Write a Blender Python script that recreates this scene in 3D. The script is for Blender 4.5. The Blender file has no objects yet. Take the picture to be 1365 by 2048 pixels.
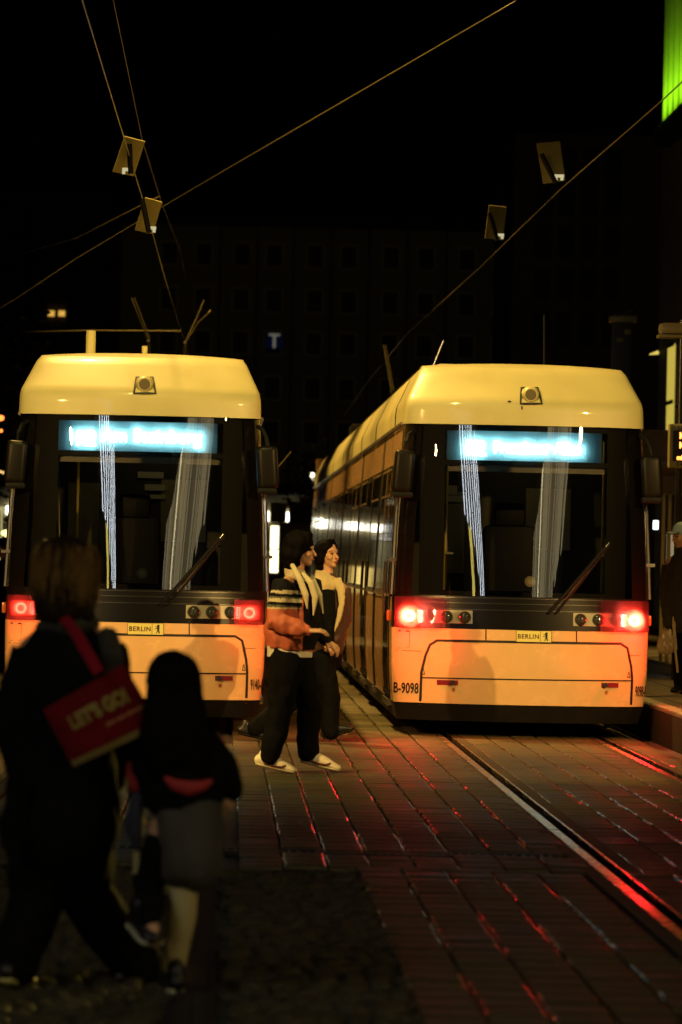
import bpy, bmesh, math, random
from mathutils import Vector, Matrix, noise
random.seed(7)
V = Vector
S = bpy.context.scene
COL = S.collection
R = math.radians

# ------------------------------------------------------------------ camera, sky, lights, exposure
F = 8680.0                       # focal length in photograph pixels (photograph is 1365 x 2048)
CAMZ = 1.62
YAW, PITCH, ROLL = R(-1.556), R(0.615), R(1.25)
cam_d = bpy.data.cameras.new('camera')
cam = bpy.data.objects.new('camera', cam_d); COL.objects.link(cam); S.camera = cam
RM = Matrix.Rotation(YAW, 3, 'Z') @ Matrix.Rotation(math.pi/2 + PITCH, 3, 'X') @ Matrix.Rotation(ROLL, 3, 'Z')
cam.matrix_world = Matrix.Translation((0, 0, CAMZ)) @ RM.to_4x4()
cam_d.sensor_fit = 'VERTICAL'; cam_d.sensor_height = 36.0
cam_d.lens = 36.0 * F / 2048
cam_d.clip_start = 0.5; cam_d.clip_end = 3000
cam_d.dof.use_dof = True; cam_d.dof.focus_distance = 38.5; cam_d.dof.aperture_fstop = 3.8

def at(px, py, Y):
    """world point on depth plane Y seen at photograph pixel px,py"""
    d = RM @ V(((px-682.5)/F, -(py-1024)/F, -1))
    return V((0, 0, CAMZ)) + d*(Y/d.y)
def at_z(px, py, z):
    d = RM @ V(((px-682.5)/F, -(py-1024)/F, -1))
    return V((0, 0, CAMZ)) + d*((z-CAMZ)/d.z)

w = bpy.data.worlds.new('World'); S.world = w; w.use_nodes = True
nt = w.node_tree
sky = nt.nodes.new('ShaderNodeTexSky'); sky.sky_type = 'NISHITA'; sky.sun_disc = False
sky.sun_elevation = R(-7); sky.sun_rotation = R(200)
nt.links.new(sky.outputs[0], nt.nodes['Background'].inputs[0])
nt.nodes['Background'].inputs[1].default_value = 0.05
S.view_settings.view_transform = 'Standard'; S.view_settings.look = 'None'
S.view_settings.exposure = 0; S.view_settings.gamma = 1
S.cycles.max_bounces = 8; S.cycles.transparent_max_bounces = 16
S.cycles.caustics_reflective = False; S.cycles.caustics_refractive = False
S.cycles.sample_clamp_indirect = 4.0

def lamp(name, kind, loc, power, color, target=None, size=0.3, spot=None, blend=0.5, parent=None):
    l = bpy.data.lights.new(name, kind); l.energy = power; l.color = color
    if kind == 'AREA': l.shape = 'DISK'; l.size = size
    else: l.shadow_soft_size = size
    if kind == 'SPOT': l.spot_size = R(spot); l.spot_blend = blend
    o = bpy.data.objects.new(name, l); COL.objects.link(o); o.location = loc
    if target is not None:
        o.rotation_euler = (V(target)-V(loc)).to_track_quat('-Z', 'Y').to_euler()
    if parent: o.parent = parent
    return o
# street lighting hung over the square between the walkers and the trams, then added fills
lamp('street_or_fill_light', 'SPOT', (-9.0, 24.5, 6.5), 8200, (1, .60, .17), (0.2, 36.8, 1.2), .12, 44, .7)
lamp('street_or_fill_light', 'SPOT', (9.5, 26.0, 6.5), 6600, (1, .60, .17), (1.6, 37.5, 1.3), .12, 44, .7)
lamp('street_or_fill_light', 'SPOT', (-1.6, 31.0, 13.0), 3000, (1, .86, .25), (1.0, 36.0, 1.0), .15, 88, 1.0)
for ly in (44.6, 54, 66, 84):
    lamp('street_or_fill_light', 'SPOT', (-2.6, ly, 12), 12500, (1, .60, .15), (1.5, ly-1, 1.0), .15, 66, .8)  # unseen fills added to brighten the right tram's side
lamp('street_or_fill_light', 'SPOT', (2.75, 23.0, 1.15), 800, (1, .70, .12), (-.62, 16.2, .42), .10, 9, .7)  # unseen rim spot added for the child's legs
lamp('street_or_fill_light', 'SPOT', (-1.85, 23.0, 2.6), 1100, (1, .66, .14), (-1.0, 16.4, 1.64), .10, 7, .6)  # unseen rim spot added for the hair of the woman in black
lamp('street_or_fill_light', 'SPOT', (7.8, 47, 7), 1500, (1, .60, .14), (6.2, 46, .3), .12, 85, .8)  # unseen fill added so the platform top is lit
lamp('street_or_fill_light', 'SPOT', (13, 125, 14), 500, (1, .7, .2), (16, 170, 12), .3, 80, 1.0)  # unseen fill added to lift the tower wall
lamp('street_or_fill_light', 'SPOT', (4, 215, 30), 1700, (1, .80, .25), (5, 285, 0), .5, 75, 1.0)  # unseen fill added to bring out the far office building

# ------------------------------------------------------------------ materials
def mat(name, col, rough=.5, metal=0, coat=0, emit=None, estr=0, spec=.5, var=0, vscale=6, bump=0, bscale=40, rvar=0):
    m = bpy.data.materials.new(name); m.use_nodes = True
    n, l = m.node_tree.nodes, m.node_tree.links
    b = n['Principled BSDF']
    b.inputs['Base Color'].default_value = (*col, 1)
    b.inputs['Roughness'].default_value = rough
    b.inputs['Metallic'].default_value = metal
    b.inputs['Coat Weight'].default_value = coat
    b.inputs['Coat Roughness'].default_value = .06
    b.inputs['Specular IOR Level'].default_value = spec
    if emit:
        b.inputs['Emission Color'].default_value = (*emit, 1); b.inputs['Emission Strength'].default_value = estr
    if var or bump or rvar:
        tc = n.new('ShaderNodeTexCoord')
    if var or rvar:
        t = n.new('ShaderNodeTexNoise'); t.inputs['Scale'].default_value = vscale; t.inputs['Detail'].default_value = 6
        l.new(tc.outputs['Object'], t.inputs['Vector'])
    if var:
        r = n.new('ShaderNodeValToRGB')
        r.color_ramp.elements[0].position = .3; r.color_ramp.elements[1].position = .7
        r.color_ramp.elements[0].color = (*[c*(1-var) for c in col], 1); r.color_ramp.elements[1].color = (*[min(1, c*(1+var*.6)) for c in col], 1)
        l.new(t.outputs['Fac'], r.inputs[0]); l.new(r.outputs[0], b.inputs['Base Color'])
    if rvar:
        mr = n.new('ShaderNodeMapRange'); mr.inputs[1].default_value = .3; mr.inputs[2].default_value = .7
        mr.inputs[3].default_value = max(.02, rough-rvar); mr.inputs[4].default_value = rough+rvar
        l.new(t.outputs['Fac'], mr.inputs[0]); l.new(mr.outputs[0], b.inputs['Roughness'])
    if bump:
        t2 = n.new('ShaderNodeTexNoise'); t2.inputs['Scale'].default_value = bscale; t2.inputs['Detail'].default_value = 5
        l.new(tc.outputs['Object'], t2.inputs['Vector'])
        bp = n.new('ShaderNodeBump'); bp.inputs['Strength'].default_value = bump; bp.inputs['Distance'].default_value = .01
        l.new(t2.outputs['Fac'], bp.inputs['Height']); l.new(bp.outputs[0], b.inputs['Normal'])
    return m
def emat(name, col, s):
    m = bpy.data.materials.new(name); m.use_nodes = True
    n, l = m.node_tree.nodes, m.node_tree.links
    n.remove(n['Principled BSDF'])
    e = n.new('ShaderNodeEmission'); e.inputs[0].default_value = (*col, 1); e.inputs[1].default_value = s
    l.new(e.outputs[0], n['Material Output'].inputs[0])
    return m
def glass(name, tint=.8, ior=1.6, rough=0.0):
    m = bpy.data.materials.new(name); m.use_nodes = True
    n, l = m.node_tree.nodes, m.node_tree.links
    n.remove(n['Principled BSDF'])
    t = n.new('ShaderNodeBsdfTransparent'); t.inputs[0].default_value = (tint, tint, tint*.97, 1)
    g = n.new('ShaderNodeBsdfGlossy'); g.inputs['Roughness'].default_value = rough
    f = n.new('ShaderNodeFresnel'); f.inputs[0].default_value = ior
    mx = n.new('ShaderNodeMixShader')
    l.new(f.outputs[0], mx.inputs[0]); l.new(t.outputs[0], mx.inputs[1]); l.new(g.outputs[0], mx.inputs[2])
    l.new(mx.outputs[0], n['Material Output'].inputs[0])
    return m
def frosted(name, col, rough=.3, ior=1.25):
    m = bpy.data.materials.new(name); m.use_nodes = True
    n, l = m.node_tree.nodes, m.node_tree.links
    n.remove(n['Principled BSDF'])
    r = n.new('ShaderNodeBsdfRefraction'); r.inputs[0].default_value = (*col, 1); r.inputs['Roughness'].default_value = rough; r.inputs['IOR'].default_value = ior
    l.new(r.outputs[0], n['Material Output'].inputs[0])
    return m

def diffuser(name, col, k):
    m = bpy.data.materials.new(name); m.use_nodes = True
    n, l = m.node_tree.nodes, m.node_tree.links
    n.remove(n['Principled BSDF'])
    t = n.new('ShaderNodeBsdfTransparent'); t.inputs[0].default_value = (*col, 1)
    d = n.new('ShaderNodeBsdfTranslucent'); d.inputs[0].default_value = (*col, 1)
    mx = n.new('ShaderNodeMixShader'); mx.inputs[0].default_value = k
    l.new(t.outputs[0], mx.inputs[1]); l.new(d.outputs[0], mx.inputs[2]); l.new(mx.outputs[0], n['Material Output'].inputs[0])
    return m
M = dict(
    yellow=mat('tram_yellow_paint', (.80, .48, .23), .25, 0, .8, var=.045, vscale=7, rvar=.05),
    roofy=mat('tram_roof_paint', (.48, .44, .20), .45, 0, .25, var=.09, vscale=2.2, rvar=.08),
    black=mat('black_gloss', (.004, .0035, .003), .16, 0, 0, spec=.35),
    blackm=mat('black_matt', (.004, .004, .0035), .6, spec=.15, var=.3),
    band=mat('lamp_band_black', (.0045, .004, .004), .30, spec=.14),
    rubber=mat('dark_rubber', (.009, .007, .005), .7, spec=.2, var=.3),
    seam=mat('dark_seam', (.008, .006, .005), .6),
    sideglass=mat('dark_side_glass', (.012, .012, .010), .03, 0, .3, spec=.8),
    chrome=mat('steel_trim', (.6, .57, .5), .22, 1),
    housing=mat('lamp_housing', (.30, .26, .18), .35, 0, .4),
    lensdark=mat('lamp_lens', (.03, .03, .025), .06, 0, 1, spec=.8),
    windscreen=glass('windscreen_glass', .82, 2.1),
    clear=glass('clear_glass', .85, 1.5),
    frosty=diffuser('display_halo_film', (.75, .95, 1), .42),
    redcover=diffuser('red_lens_cover', (1, .40, .26), .6),
    led=emat('display_led', (.40, .90, 1.0), 42),
    ledback=emat('display_back', (0.0, .18, .30), .10),
    haloplate=diffuser('halo_plate_diffuser', (1, .55, .75), .28),
    redled=emat('red_led', (1, .13, .07), 42),
    redled_hot=emat('red_led_hot', (1, .17, .08), 190),
    redglow=emat('red_lens_glow', (1, .01, .02), .7),
    redglow_hot=emat('red_lens_glow_hot', (1, .01, .05), 5),
    reflector=mat('red_reflector', (.22, .008, .02), .3, 0, .5),
    plate=mat('plate_cream_yellow', (.78, .68, .20), .45),
    darkred=mat('plate_text', (.09, .012, .012), .6),
    inkblack=mat('ink_black', (.01, .008, .008), .6),
    cab=mat('cab_plastic', (.020, .018, .012), .6, var=.3),
    cabpale=mat('cab_pale_panel', (.30, .28, .20), .6, var=.2),
    paper=mat('paper', (.55, .55, .5), .8),
    visor=mat('sun_visor', (.20, .19, .15), .7),
)

# ------------------------------------------------------------------ mesh helpers
def frame(f, up=(0, 0, 1)):
    f = V(f).normalized(); r = f.cross(V(up)).normalized(); u = r.cross(f)
    return f, r, u
class MB:
    def __init__(s): s.v = []; s.f = []; s.mi = []; s.cur = 0
    def add(s, vs, fs):
        o = len(s.v); s.v += [V(p) for p in vs]
        for f in fs: s.f.append([i+o for i in f]); s.mi.append(s.cur)
        return s
    def box(s, c, d, rot=None):
        hx, hy, hz = d[0]/2, d[1]/2, d[2]/2
        ps = [V((x, y, z)) for z in (-hz, hz) for y in (-hy, hy) for x in (-hx, hx)]
        if rot is not None: ps = [rot @ p for p in ps]
        return s.add([p+V(c) for p in ps], [(0, 2, 3, 1), (4, 5, 7, 6), (0, 1, 5, 4), (2, 6, 7, 3), (0, 4, 6, 2), (1, 3, 7, 5)])
    def bbox(s, x0, x1, y0, y1, z0, z1):
        return s.box(((x0+x1)/2, (y0+y1)/2, (z0+z1)/2), (x1-x0, y1-y0, z1-z0))
    def rbox(s, c, d, bev=.02, rot=None, seg=2):
        bm = bmesh.new(); bmesh.ops.create_cube(bm, size=1)
        for v in bm.verts: v.co = V((v.co.x*d[0], v.co.y*d[1], v.co.z*d[2]))
        bmesh.ops.bevel(bm, geom=bm.edges[:], offset=min(bev, min(d)*.45), segments=seg, profile=.6, affect='EDGES')
        bm.verts.index_update()
        vs = [(rot @ v.co if rot is not None else v.co.copy())+V(c) for v in bm.verts]
        s.add(vs, [[v.index for v in f.verts] for f in bm.faces]); bm.free(); return s
    def loft(s, rings, adir=(1, 0, 0), n=14, dome=True):
        """closed tube through rings (centre, ra, rb); ra lies along adir"""
        R_ = [(V(c), a, b) for c, a, b in rings]
        if len(R_) > 1:
            full = []
            if dome:
                d = (R_[0][0]-R_[1][0]).normalized(); c, a, b = R_[0]; m = min(a, b)
                for k in (80, 55, 28): full.append((c+d*m*math.sin(R(k)), a*math.cos(R(k)), b*math.cos(R(k))))
            full += R_
            if dome:
                d = (R_[-1][0]-R_[-2][0]).normalized(); c, a, b = R_[-1]; m = min(a, b)
                for k in (28, 55, 80): full.append((c+d*m*math.sin(R(k)), a*math.cos(R(k)), b*math.cos(R(k))))
            R_ = full
        vs = []; fs = []
        for i, (c, a, b) in enumerate(R_):
            t = (R_[min(i+1, len(R_)-1)][0]-R_[max(i-1, 0)][0]).normalized()
            A = V(adir)-t*V(adir).dot(t)
            if A.length < 1e-3: A = t.orthogonal()
            A.normalize(); B = t.cross(A)
            for k in range(n):
                q = 2*math.pi*k/n
                vs.append(c+A*a*math.cos(q)+B*b*math.sin(q))
        for i in range(len(R_)-1):
            for k in range(n):
                k2 = (k+1) % n
                fs.append((i*n+k, i*n+k2, (i+1)*n+k2, (i+1)*n+k))
        fs.append(tuple(range(n-1, -1, -1))); L = (len(R_)-1)*n; fs.append(tuple(L+k for k in range(n)))
        return s.add(vs, fs)
    def cap(s, p0, p1, r0, r1, n=12): return s.loft([(p0, r0, r0), (p1, r1, r1)], n=n)
    def cyl(s, p0, p1, r, r1=None, n=16): return s.loft([(p0, r, r), (p1, r if r1 is None else r1, r if r1 is None else r1)], n=n, dome=False)
    def tube(s, pts, r, n=8): return s.loft([(p, r, r) for p in pts], adir=(.3, .2, .9), n=n, dome=False)
    def ell(s, c, rad, fr=None, n=16, m=10):
        A = [V((1, 0, 0)), V((0, 1, 0)), V((0, 0, 1))] if fr is None else fr
        vs = []; fs = []
        for i in range(m+1):
            th = math.pi*i/m
            for k in range(n):
                q = 2*math.pi*k/n
                vs.append(V(c)+A[0]*rad[0]*math.sin(th)*math.cos(q)+A[1]*rad[1]*math.sin(th)*math.sin(q)+A[2]*rad[2]*math.cos(th))
        for i in range(m):
            for k in range(n):
                k2 = (k+1) % n
                fs.append((i*n+k, (i+1)*n+k, (i+1)*n+k2, i*n+k2))
        return s.add(vs, fs)
    def grid(s, fn, us, vs_):
        n = len(us); P = [fn(u, v) for v in vs_ for u in us]
        return s.add(P, [(j*n+i, j*n+i+1, (j+1)*n+i+1, (j+1)*n+i) for j in range(len(vs_)-1) for i in range(n-1)])
    def prism(s, poly, fr, o, t):
        """polygon (a,b) in frame axes fr[0],fr[1] extruded t along fr[2]"""
        n = len(poly); o = V(o)
        a = [o+fr[0]*p+fr[1]*q for p, q in poly]; b = [p+fr[2]*t for p in a]
        return s.add(a+b, [tuple(range(n-1, -1, -1)), tuple(range(n, 2*n))]+[(i, (i+1) % n, n+(i+1) % n, n+i) for i in range(n)])
    def build(s, name, mt, parent=None, origin=(0, 0, 0), smooth=True, angle=40):
        me = bpy.data.meshes.new(name); o = V(origin)
        me.from_pydata([p-o for p in s.v], [], s.f)
        ms = mt if isinstance(mt, (list, tuple)) else [mt]
        for m_ in ms: me.materials.append(m_)
        if len(ms) > 1: me.polygons.foreach_set('material_index', s.mi)
        bm = bmesh.new(); bm.from_mesh(me); bmesh.ops.recalc_face_normals(bm, faces=bm.faces); bm.to_mesh(me); bm.free()
        if smooth:
            me.polygons.foreach_set('use_smooth', [True]*len(me.polygons))
            if angle: me.set_sharp_from_angle(angle=R(angle))
        ob = bpy.data.objects.new(name, me); COL.objects.link(ob)
        if parent: ob.parent = parent
        else: ob.location = o
        return ob
def tag(o, label=None, cat=None, group=None, kind=None):
    if label: o['label'] = label
    if cat: o['category'] = cat
    if group: o['group'] = group
    if kind: o['kind'] = kind
    return o
def empty(name, loc, label, cat, group=None):
    o = bpy.data.objects.new(name, None); COL.objects.link(o); o.location = loc; o.empty_display_size = .2
    return tag(o, label, cat, group)
def blob(name, mb, mt, parent=None, origin=(0, 0, 0), vox=.01, smooth=3, wr=0, wscale=9, matfn=None):
    """union of closed shapes -> one continuous voxel-remeshed surface"""
    me = bpy.data.meshes.new('tmp'); me.from_pydata([p-V(origin) for p in mb.v], [], mb.f)
    bm = bmesh.new(); bm.from_mesh(me); bmesh.ops.recalc_face_normals(bm, faces=bm.faces); bm.to_mesh(me); bm.free()
    ob = bpy.data.objects.new('tmp', me); COL.objects.link(ob)
    md = ob.modifiers.new('r', 'REMESH'); md.mode = 'VOXEL'; md.voxel_size = vox
    if smooth:
        sm = ob.modifiers.new('s', 'SMOOTH'); sm.iterations = smooth; sm.factor = .5
    dg = bpy.context.evaluated_depsgraph_get()
    me2 = bpy.data.meshes.new_from_object(ob.evaluated_get(dg))
    bpy.data.objects.remove(ob); bpy.data.meshes.remove(me)
    me2.name = name
    if wr:
        off = V((random.random()*50, 0, 0)); N = [v.normal.copy() for v in me2.vertices]
        for v, nn in zip(me2.vertices, N):
            p = V((v.co.x, v.co.y, v.co.z*.7))*wscale+off
            v.co += nn*(noise.noise(p)*wr + noise.noise(p*2.3)*wr*.5)
    ms = mt if isinstance(mt, (list, tuple)) else [mt]
    me2.materials.clear()
    for m_ in ms: me2.materials.append(m_)
    for p in me2.polygons:
        p.use_smooth = True
        p.material_index = matfn(p.center+V(origin)) if matfn else 0
    ob = bpy.data.objects.new(name, me2); COL.objects.link(ob)
    if parent: ob.parent = parent
    else: ob.location = V(origin)
    return ob
def text2d(s, size, bold=0.0, sx=1.0, align='LEFT', spacing=1.0):
    c = bpy.data.curves.new('t', 'FONT'); c.body = s; c.size = size; c.offset = bold; c.align_x = align; c.space_character = spacing
    c.resolution_u = 4
    o = bpy.data.objects.new('t', c); COL.objects.link(o)
    dg = bpy.context.evaluated_depsgraph_get(); dg.update()
    me = o.evaluated_get(dg).to_mesh()
    vs = [(v.co.x*sx, v.co.y) for v in me.vertices]; fs = [tuple(p.vertices) for p in me.polygons]
    o.evaluated_get(dg).to_mesh_clear()
    bpy.data.objects.remove(o); bpy.data.curves.remove(c)
    return vs, fs

# ------------------------------------------------------------------ the setting: ground, paving, rails, platform
g = MB(); g.add([(-600, -200, -.03), (600, -200, -.03), (600, 1500, -.03), (-600, 1500, -.03)], [(0, 1, 2, 3)])
tag(g.build('ground', mat('dark_asphalt', (.035, .031, .024), .7, var=.4, vscale=3, bump=.3), smooth=False), kind='structure')

RAILS = [2.10, 3.535, -1.49, -.055]
def stones(mb, x0, x1, y0, y1, dx, dy, jit, hj, bev, tilt, skip=None, drop=.022, rowoff=.5):
    nx = int((x1-x0)/dx)
    for i in range(nx):
        cx = x0+(i+.5)*dx
        y = y0+random.random()*dy*rowoff*2
        while y < y1:
            ly = dy*random.uniform(1-jit, 1+jit); cy = y+ly/2; y += ly
            if skip and skip(cx, cy): continue
            glint = noise.noise(V((cx*2.3, cy*.55, 3.0))) > -.04 and random.random() < .85
            h = random.uniform(-hj, hj); tx, ty = random.uniform(-tilt, tilt), random.uniform(-tilt, tilt)
            a = dx/2-.0035; b = ly/2-.0035
            q = random.uniform(-jit, jit)*.02
            vs = []
            for (k, z) in ((0, -drop), (bev*.35, -bev*.25), (bev, 0)):
                for sx_, sy_ in ((-1, -1), (1, -1), (1, 1), (-1, 1)):
                    X = sx_*(a-k); Y_ = sy_*(b-k)
                    vs.append((cx+X+q, cy+Y_, z+h+X*tx+Y_*ty))
            mb.cur = 0; mb.add(vs, [(8, 9, 10, 11)])
            mb.cur = 1; o_ = len(mb.v)-12
            for L in (0, 4):
                for j in range(4): mb.f.append([o_+k for k in (L+j, L+(j+1) % 4, L+4+(j+1) % 4, L+4+j)]); mb.mi.append(1 if j in (1, 3) and glint else 0)
def setts(mb, x0, x1, y0, y1, d):
    y = y0; row = 0
    while y < y1:
        dy = d*random.uniform(.8, 1.2); x = x0+random.random()*d
        while x < x1:
            wx = d*random.uniform(.75, 1.35); cx = x+wx/2+random.uniform(-.008, .008); cy = y+dy/2+.02*math.sin(cx*3.1)+random.uniform(-.008, .008); x += wx
            if near_rail(cx, cy): continue
            rot = random.uniform(-.12, .12); h = random.uniform(-.012, .008); tx, ty = random.uniform(-.08, .08), random.uniform(-.08, .08)
            vs = []
            for k, z in ((0, -.03), (.006, -.010), (.022, 0)):
                for q in range(8):
                    an = 2*math.pi*(q+.5)/8; ex = 1/max(abs(math.cos(an)), abs(math.sin(an)))**.72
                    X = math.cos(an)*ex*(wx/2-.006-k); Y_ = math.sin(an)*ex*(dy/2-.006-k)
                    X, Y_ = X*math.cos(rot)-Y_*math.sin(rot), X*math.sin(rot)+Y_*math.cos(rot)
                    vs.append((cx+X, cy+Y_, z+h+X*tx+Y_*ty))
            mb.add(vs, [tuple(range(16, 24))]+[(L+j, L+(j+1) % 8, L+8+(j+1) % 8, L+8+j) for L in (0, 8) for j in range(8)])
        y += dy
def near_rail(x, y): return any(abs(x-r) < (.165 if r > 0 else .11) for r in RAILS)
def slot(x, y): return (23.86 < y < 24.18 and -3 < x < 1.93)
mb = MB(); stones(mb, -6, 3.96, 22.6, 64, .2355, .34, .15, .0022, .014, .008, lambda x, y: near_rail(x, y) or slot(x, y))
stones(mb, .74, 3.96, 12, 22.58, .2355, .34, .15, .0022, .014, .008, near_rail)
paver_m = mat('paving_stone', (.068, .053, .018), .60, spec=.34, var=.5, vscale=1.1, bump=.45, bscale=45, rvar=.10)
edge_m = mat('worn_stone_edge', (.060, .047, .02), .28, spec=.7, var=.4, vscale=3, bump=.5, bscale=18, rvar=.16)
tag(mb.build('paving', [paver_m, edge_m], angle=28), kind='structure')
mb = MB(); setts(mb, -3.2, .70, 12.5, 22.5, .108)
tag(mb.build('cobblestones', mat('cobble_stone', (.055, .044, .021), .66, spec=.25, var=.5, vscale=5, bump=.5, bscale=60), angle=50), kind='structure')
# rails: head, dark groove, lip
rail_m = mat('rail_steel', (.55, .45, .30), .26, 1, var=.15, vscale=2, rvar=.05)
rail_d = mat('darkened_rail_steel', (.022, .018, .009), .8, 0, spec=.2)  # steel darkened to stone colour so the left rails stay lost in the dark
conc_m = mat('rail_grout', (.055, .044, .02), .7, spec=.2, var=.4, bump=.4)
where = {2.10: 'left rail of the right-hand track, curving out of the bottom right corner', 3.535: 'right rail of the right-hand track, beside the platform',
         -1.49: 'left rail of the left-hand track, behind the woman in black', -.055: 'right rail of the left-hand track, behind the child'}
for X in RAILS:
    e = empty('tram_rail', (X, 9, 0), 'polished steel grooved '+where[X], 'rail', 'rails set in the paving')
    m_ = MB(); m_.bbox(-.080, -.022, 0, 75, -.02, .004); m_.bbox(.046, .060, 0, 75, -.02, .003); m_.build('rail_head', rail_m if X > 0 else rail_d, e, smooth=False)
    m_ = MB(); m_.bbox(-.022, .046, 0, 75, -.05, -.03 if X > 0 else -.004); m_.build('groove', M['seam'] if X > 0 else rail_d, e, smooth=False)
    if X < 0: continue
    m_ = MB(); m_.bbox(-.155, -.080, 0, 75, -.02, -.001); m_.bbox(.060, .155, 0, 75, -.02, -.002); m_.build('grout_strip', conc_m, e, smooth=False)
e = empty('drain_channel', (-.5, 24.02, 0), 'long slotted drain grate crossing the paving in front of the walkers', 'drain')
m_ = MB(); m_.bbox(-2.4, 2.4, -.14, -.105, -.025, .001); m_.bbox(-2.4, 2.4, .105, .14, -.025, .001)
for i in range(96): m_.bbox(-2.4+i*.05, -2.385+i*.05, -.105, .105, -.022, -.004)
m_.build('grate', mat('cast_iron', (.03, .028, .022), .5, .6), e, smooth=False)
m_ = MB(); m_.bbox(-2.4, 2.4, -.105, .105, -.03, -.024); m_.build('channel_bed', M['seam'], e, smooth=False)

# raised platform with pale edge tiles
PX = 4.06; PZ = .30
m_ = MB(); m_.bbox(PX+.30, 12, 30, 90, -.02, PZ-.003); m_.bbox(PX+.012, PX+.30, 30, 90, -.02, PZ)
pm = mat('platform_slab', (.13, .105, .065), .5, var=.35, vscale=2, bump=.3, bscale=25)
plat = m_.build('platform', pm, smooth=False); tag(plat, kind='structure')
m_ = MB(); m_.bbox(PX, PX+.012, 29.98, 90, -.04, PZ-.02); m_.bbox(PX, 12, 29.98, 29.995, -.04, PZ-.02); m_.build('platform_edge', mat('edge_face_shade', (.012, .010, .006), .8, spec=.1), plat, smooth=False)  # side face darkened in colour to stand for its shade
m_ = MB()
for i in range(140):
    y = 30.3+i*.40
    m_.bbox(PX+.05, PX+.20, y, y+.2, PZ, PZ+.006)
m_.build('edge_tiles', mat('tactile_tile', (.42, .36, .22), .6, var=.2), plat, smooth=False)
m_ = MB()
for i in range(60):
    for j in range(10):
        m_.bbox(PX+.36+j*.5, PX+.84+j*.5, 37.3+i*.5, 37.78+i*.5, PZ-.003, PZ+.002)
m_.build('platform_paving', mat('platform_stone', (.15, .12, .075), .4, var=.4, vscale=1.5, rvar=.1), plat, smooth=False)

# ------------------------------------------------------------------ trams
PROF = [(.14, 1.13, .10), (.30, 1.17, .03), (.60, 1.195, 0), (1.0, 1.20, 0), (1.30, 1.195, .02), (2.0, 1.165, .085), (2.55, 1.13, .145), (2.89, 1.108, .185),
        (2.891, 1.118, .165), (3.06, 1.112, .175), (3.12, 1.102, .20), (3.40, .975, .50), (3.44, .945, .58)]
def prof(z):
    if z <= PROF[0][0]: return PROF[0][1:]
    for (a, wa, ya), (b, wb, yb) in zip(PROF, PROF[1:]):
        if z <= b:
            t = (z-a)/(b-a); return (wa+(wb-wa)*t, ya+(yb-ya)*t)
    return PROF[-1][1:]
def nose_u(u, z):
    w_, y0 = prof(z); a = min(abs(u), 1.0)
    ex = 6 if z < 2.8905 else 14
    b = .30-.12*min(1, max(0, (z-1.3)/1.6)) if z > 1.3 else .24+.06*min(1, max(0, (z-1.0)/.3))
    return V((u*w_, y0+b*a*a+(.52-b)*(1-(1-a**ex)**(1/ex)), z))
def nose(x, z, off=0.0):
    w_, _ = prof(z); p = nose_u(max(-1, min(1, x/w_)), z)
    if off:
        du = .01; q = nose_u(max(-1, min(1, x/w_+du)), z)-nose_u(max(-1, min(1, x/w_-du)), z); q.normalize()
        nrm = V((q.y, -q.x, 0)).normalized()
        if nrm.y > 0: nrm = -nrm
        p = p+nrm*off
    return p
US = [0, .15, .3, .45, .58, .7, .8, .86, .9, .93, .955, .972, .985, .993, .998, 1.0]
UF = [-u for u in US[:0:-1]]+US
def zs(a, b, n): return [a+(b-a)*i/n for i in range(n+1)]
# photograph pixels on the right-hand tram's front -> metres on its front plane
def tl(px, py):
    return (((px-1050)+(py-1125)*.0218)/217.0, 1.62-((py-1125)-(px-1050)*.0218)/217.0)
def ribbon(mb, pts, wd, off, closed=False):
    """thin band following the nose surface along (x,z) points"""
    P = [V((p[0], p[1])) for p in pts]
    Q = []
    for a, b in zip(P, P[1:]+([P[0]] if closed else [])):
        n = max(1, int((b-a).length/.06))
        Q += [a+(b-a)*i/n for i in range(n)]
    if not closed: Q.append(P[-1])
    n = len(Q); L = []; 
    for i, p in enumerate(Q):
        a = Q[(i-1) % n] if closed or i else Q[0]; b = Q[(i+1) % n] if closed or i < n-1 else Q[-1]
        d = (b-a).normalized(); nn = V((-d.y, d.x))*wd/2
        for s_ in (-1, 1):
            q = p+nn*s_; L.append(nose(q.x, q.y, off))
    m = n if closed else n-1
    mb.add(L, [(2*i, 2*i+1, (2*((i+1) % n))+1, 2*((i+1) % n)) for i in range(m)])
def patch(mb, x0, x1, z0, z1, off, nx=10, nz=3):
    mb.grid(lambda u, v: nose(u, v, off), zs(x0, x1, nx), zs(z0, z1, nz))
def nose_text(mb, s, size, x, z, off, bold=0, sx=1, align='CENTER', spacing=1.0):
    vs, fs = text2d(s, size, bold, sx, align, spacing)
    mb.add([nose(x+a, z+b, off) for a, b in vs], fs)
def disc(mb, x, z, r0, r1, off, n=24, off1=None):
    P = []
    for r, o in ((r0, off), (r1, off if off1 is None else off1)):
        P += [nose(x+r*math.cos(2*math.pi*k/n), z+r*math.sin(2*math.pi*k/n), o) for k in range(n)]
    mb.add(P, [(k, (k+1) % n, n+(k+1) % n, n+k) for k in range(n)])

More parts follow.
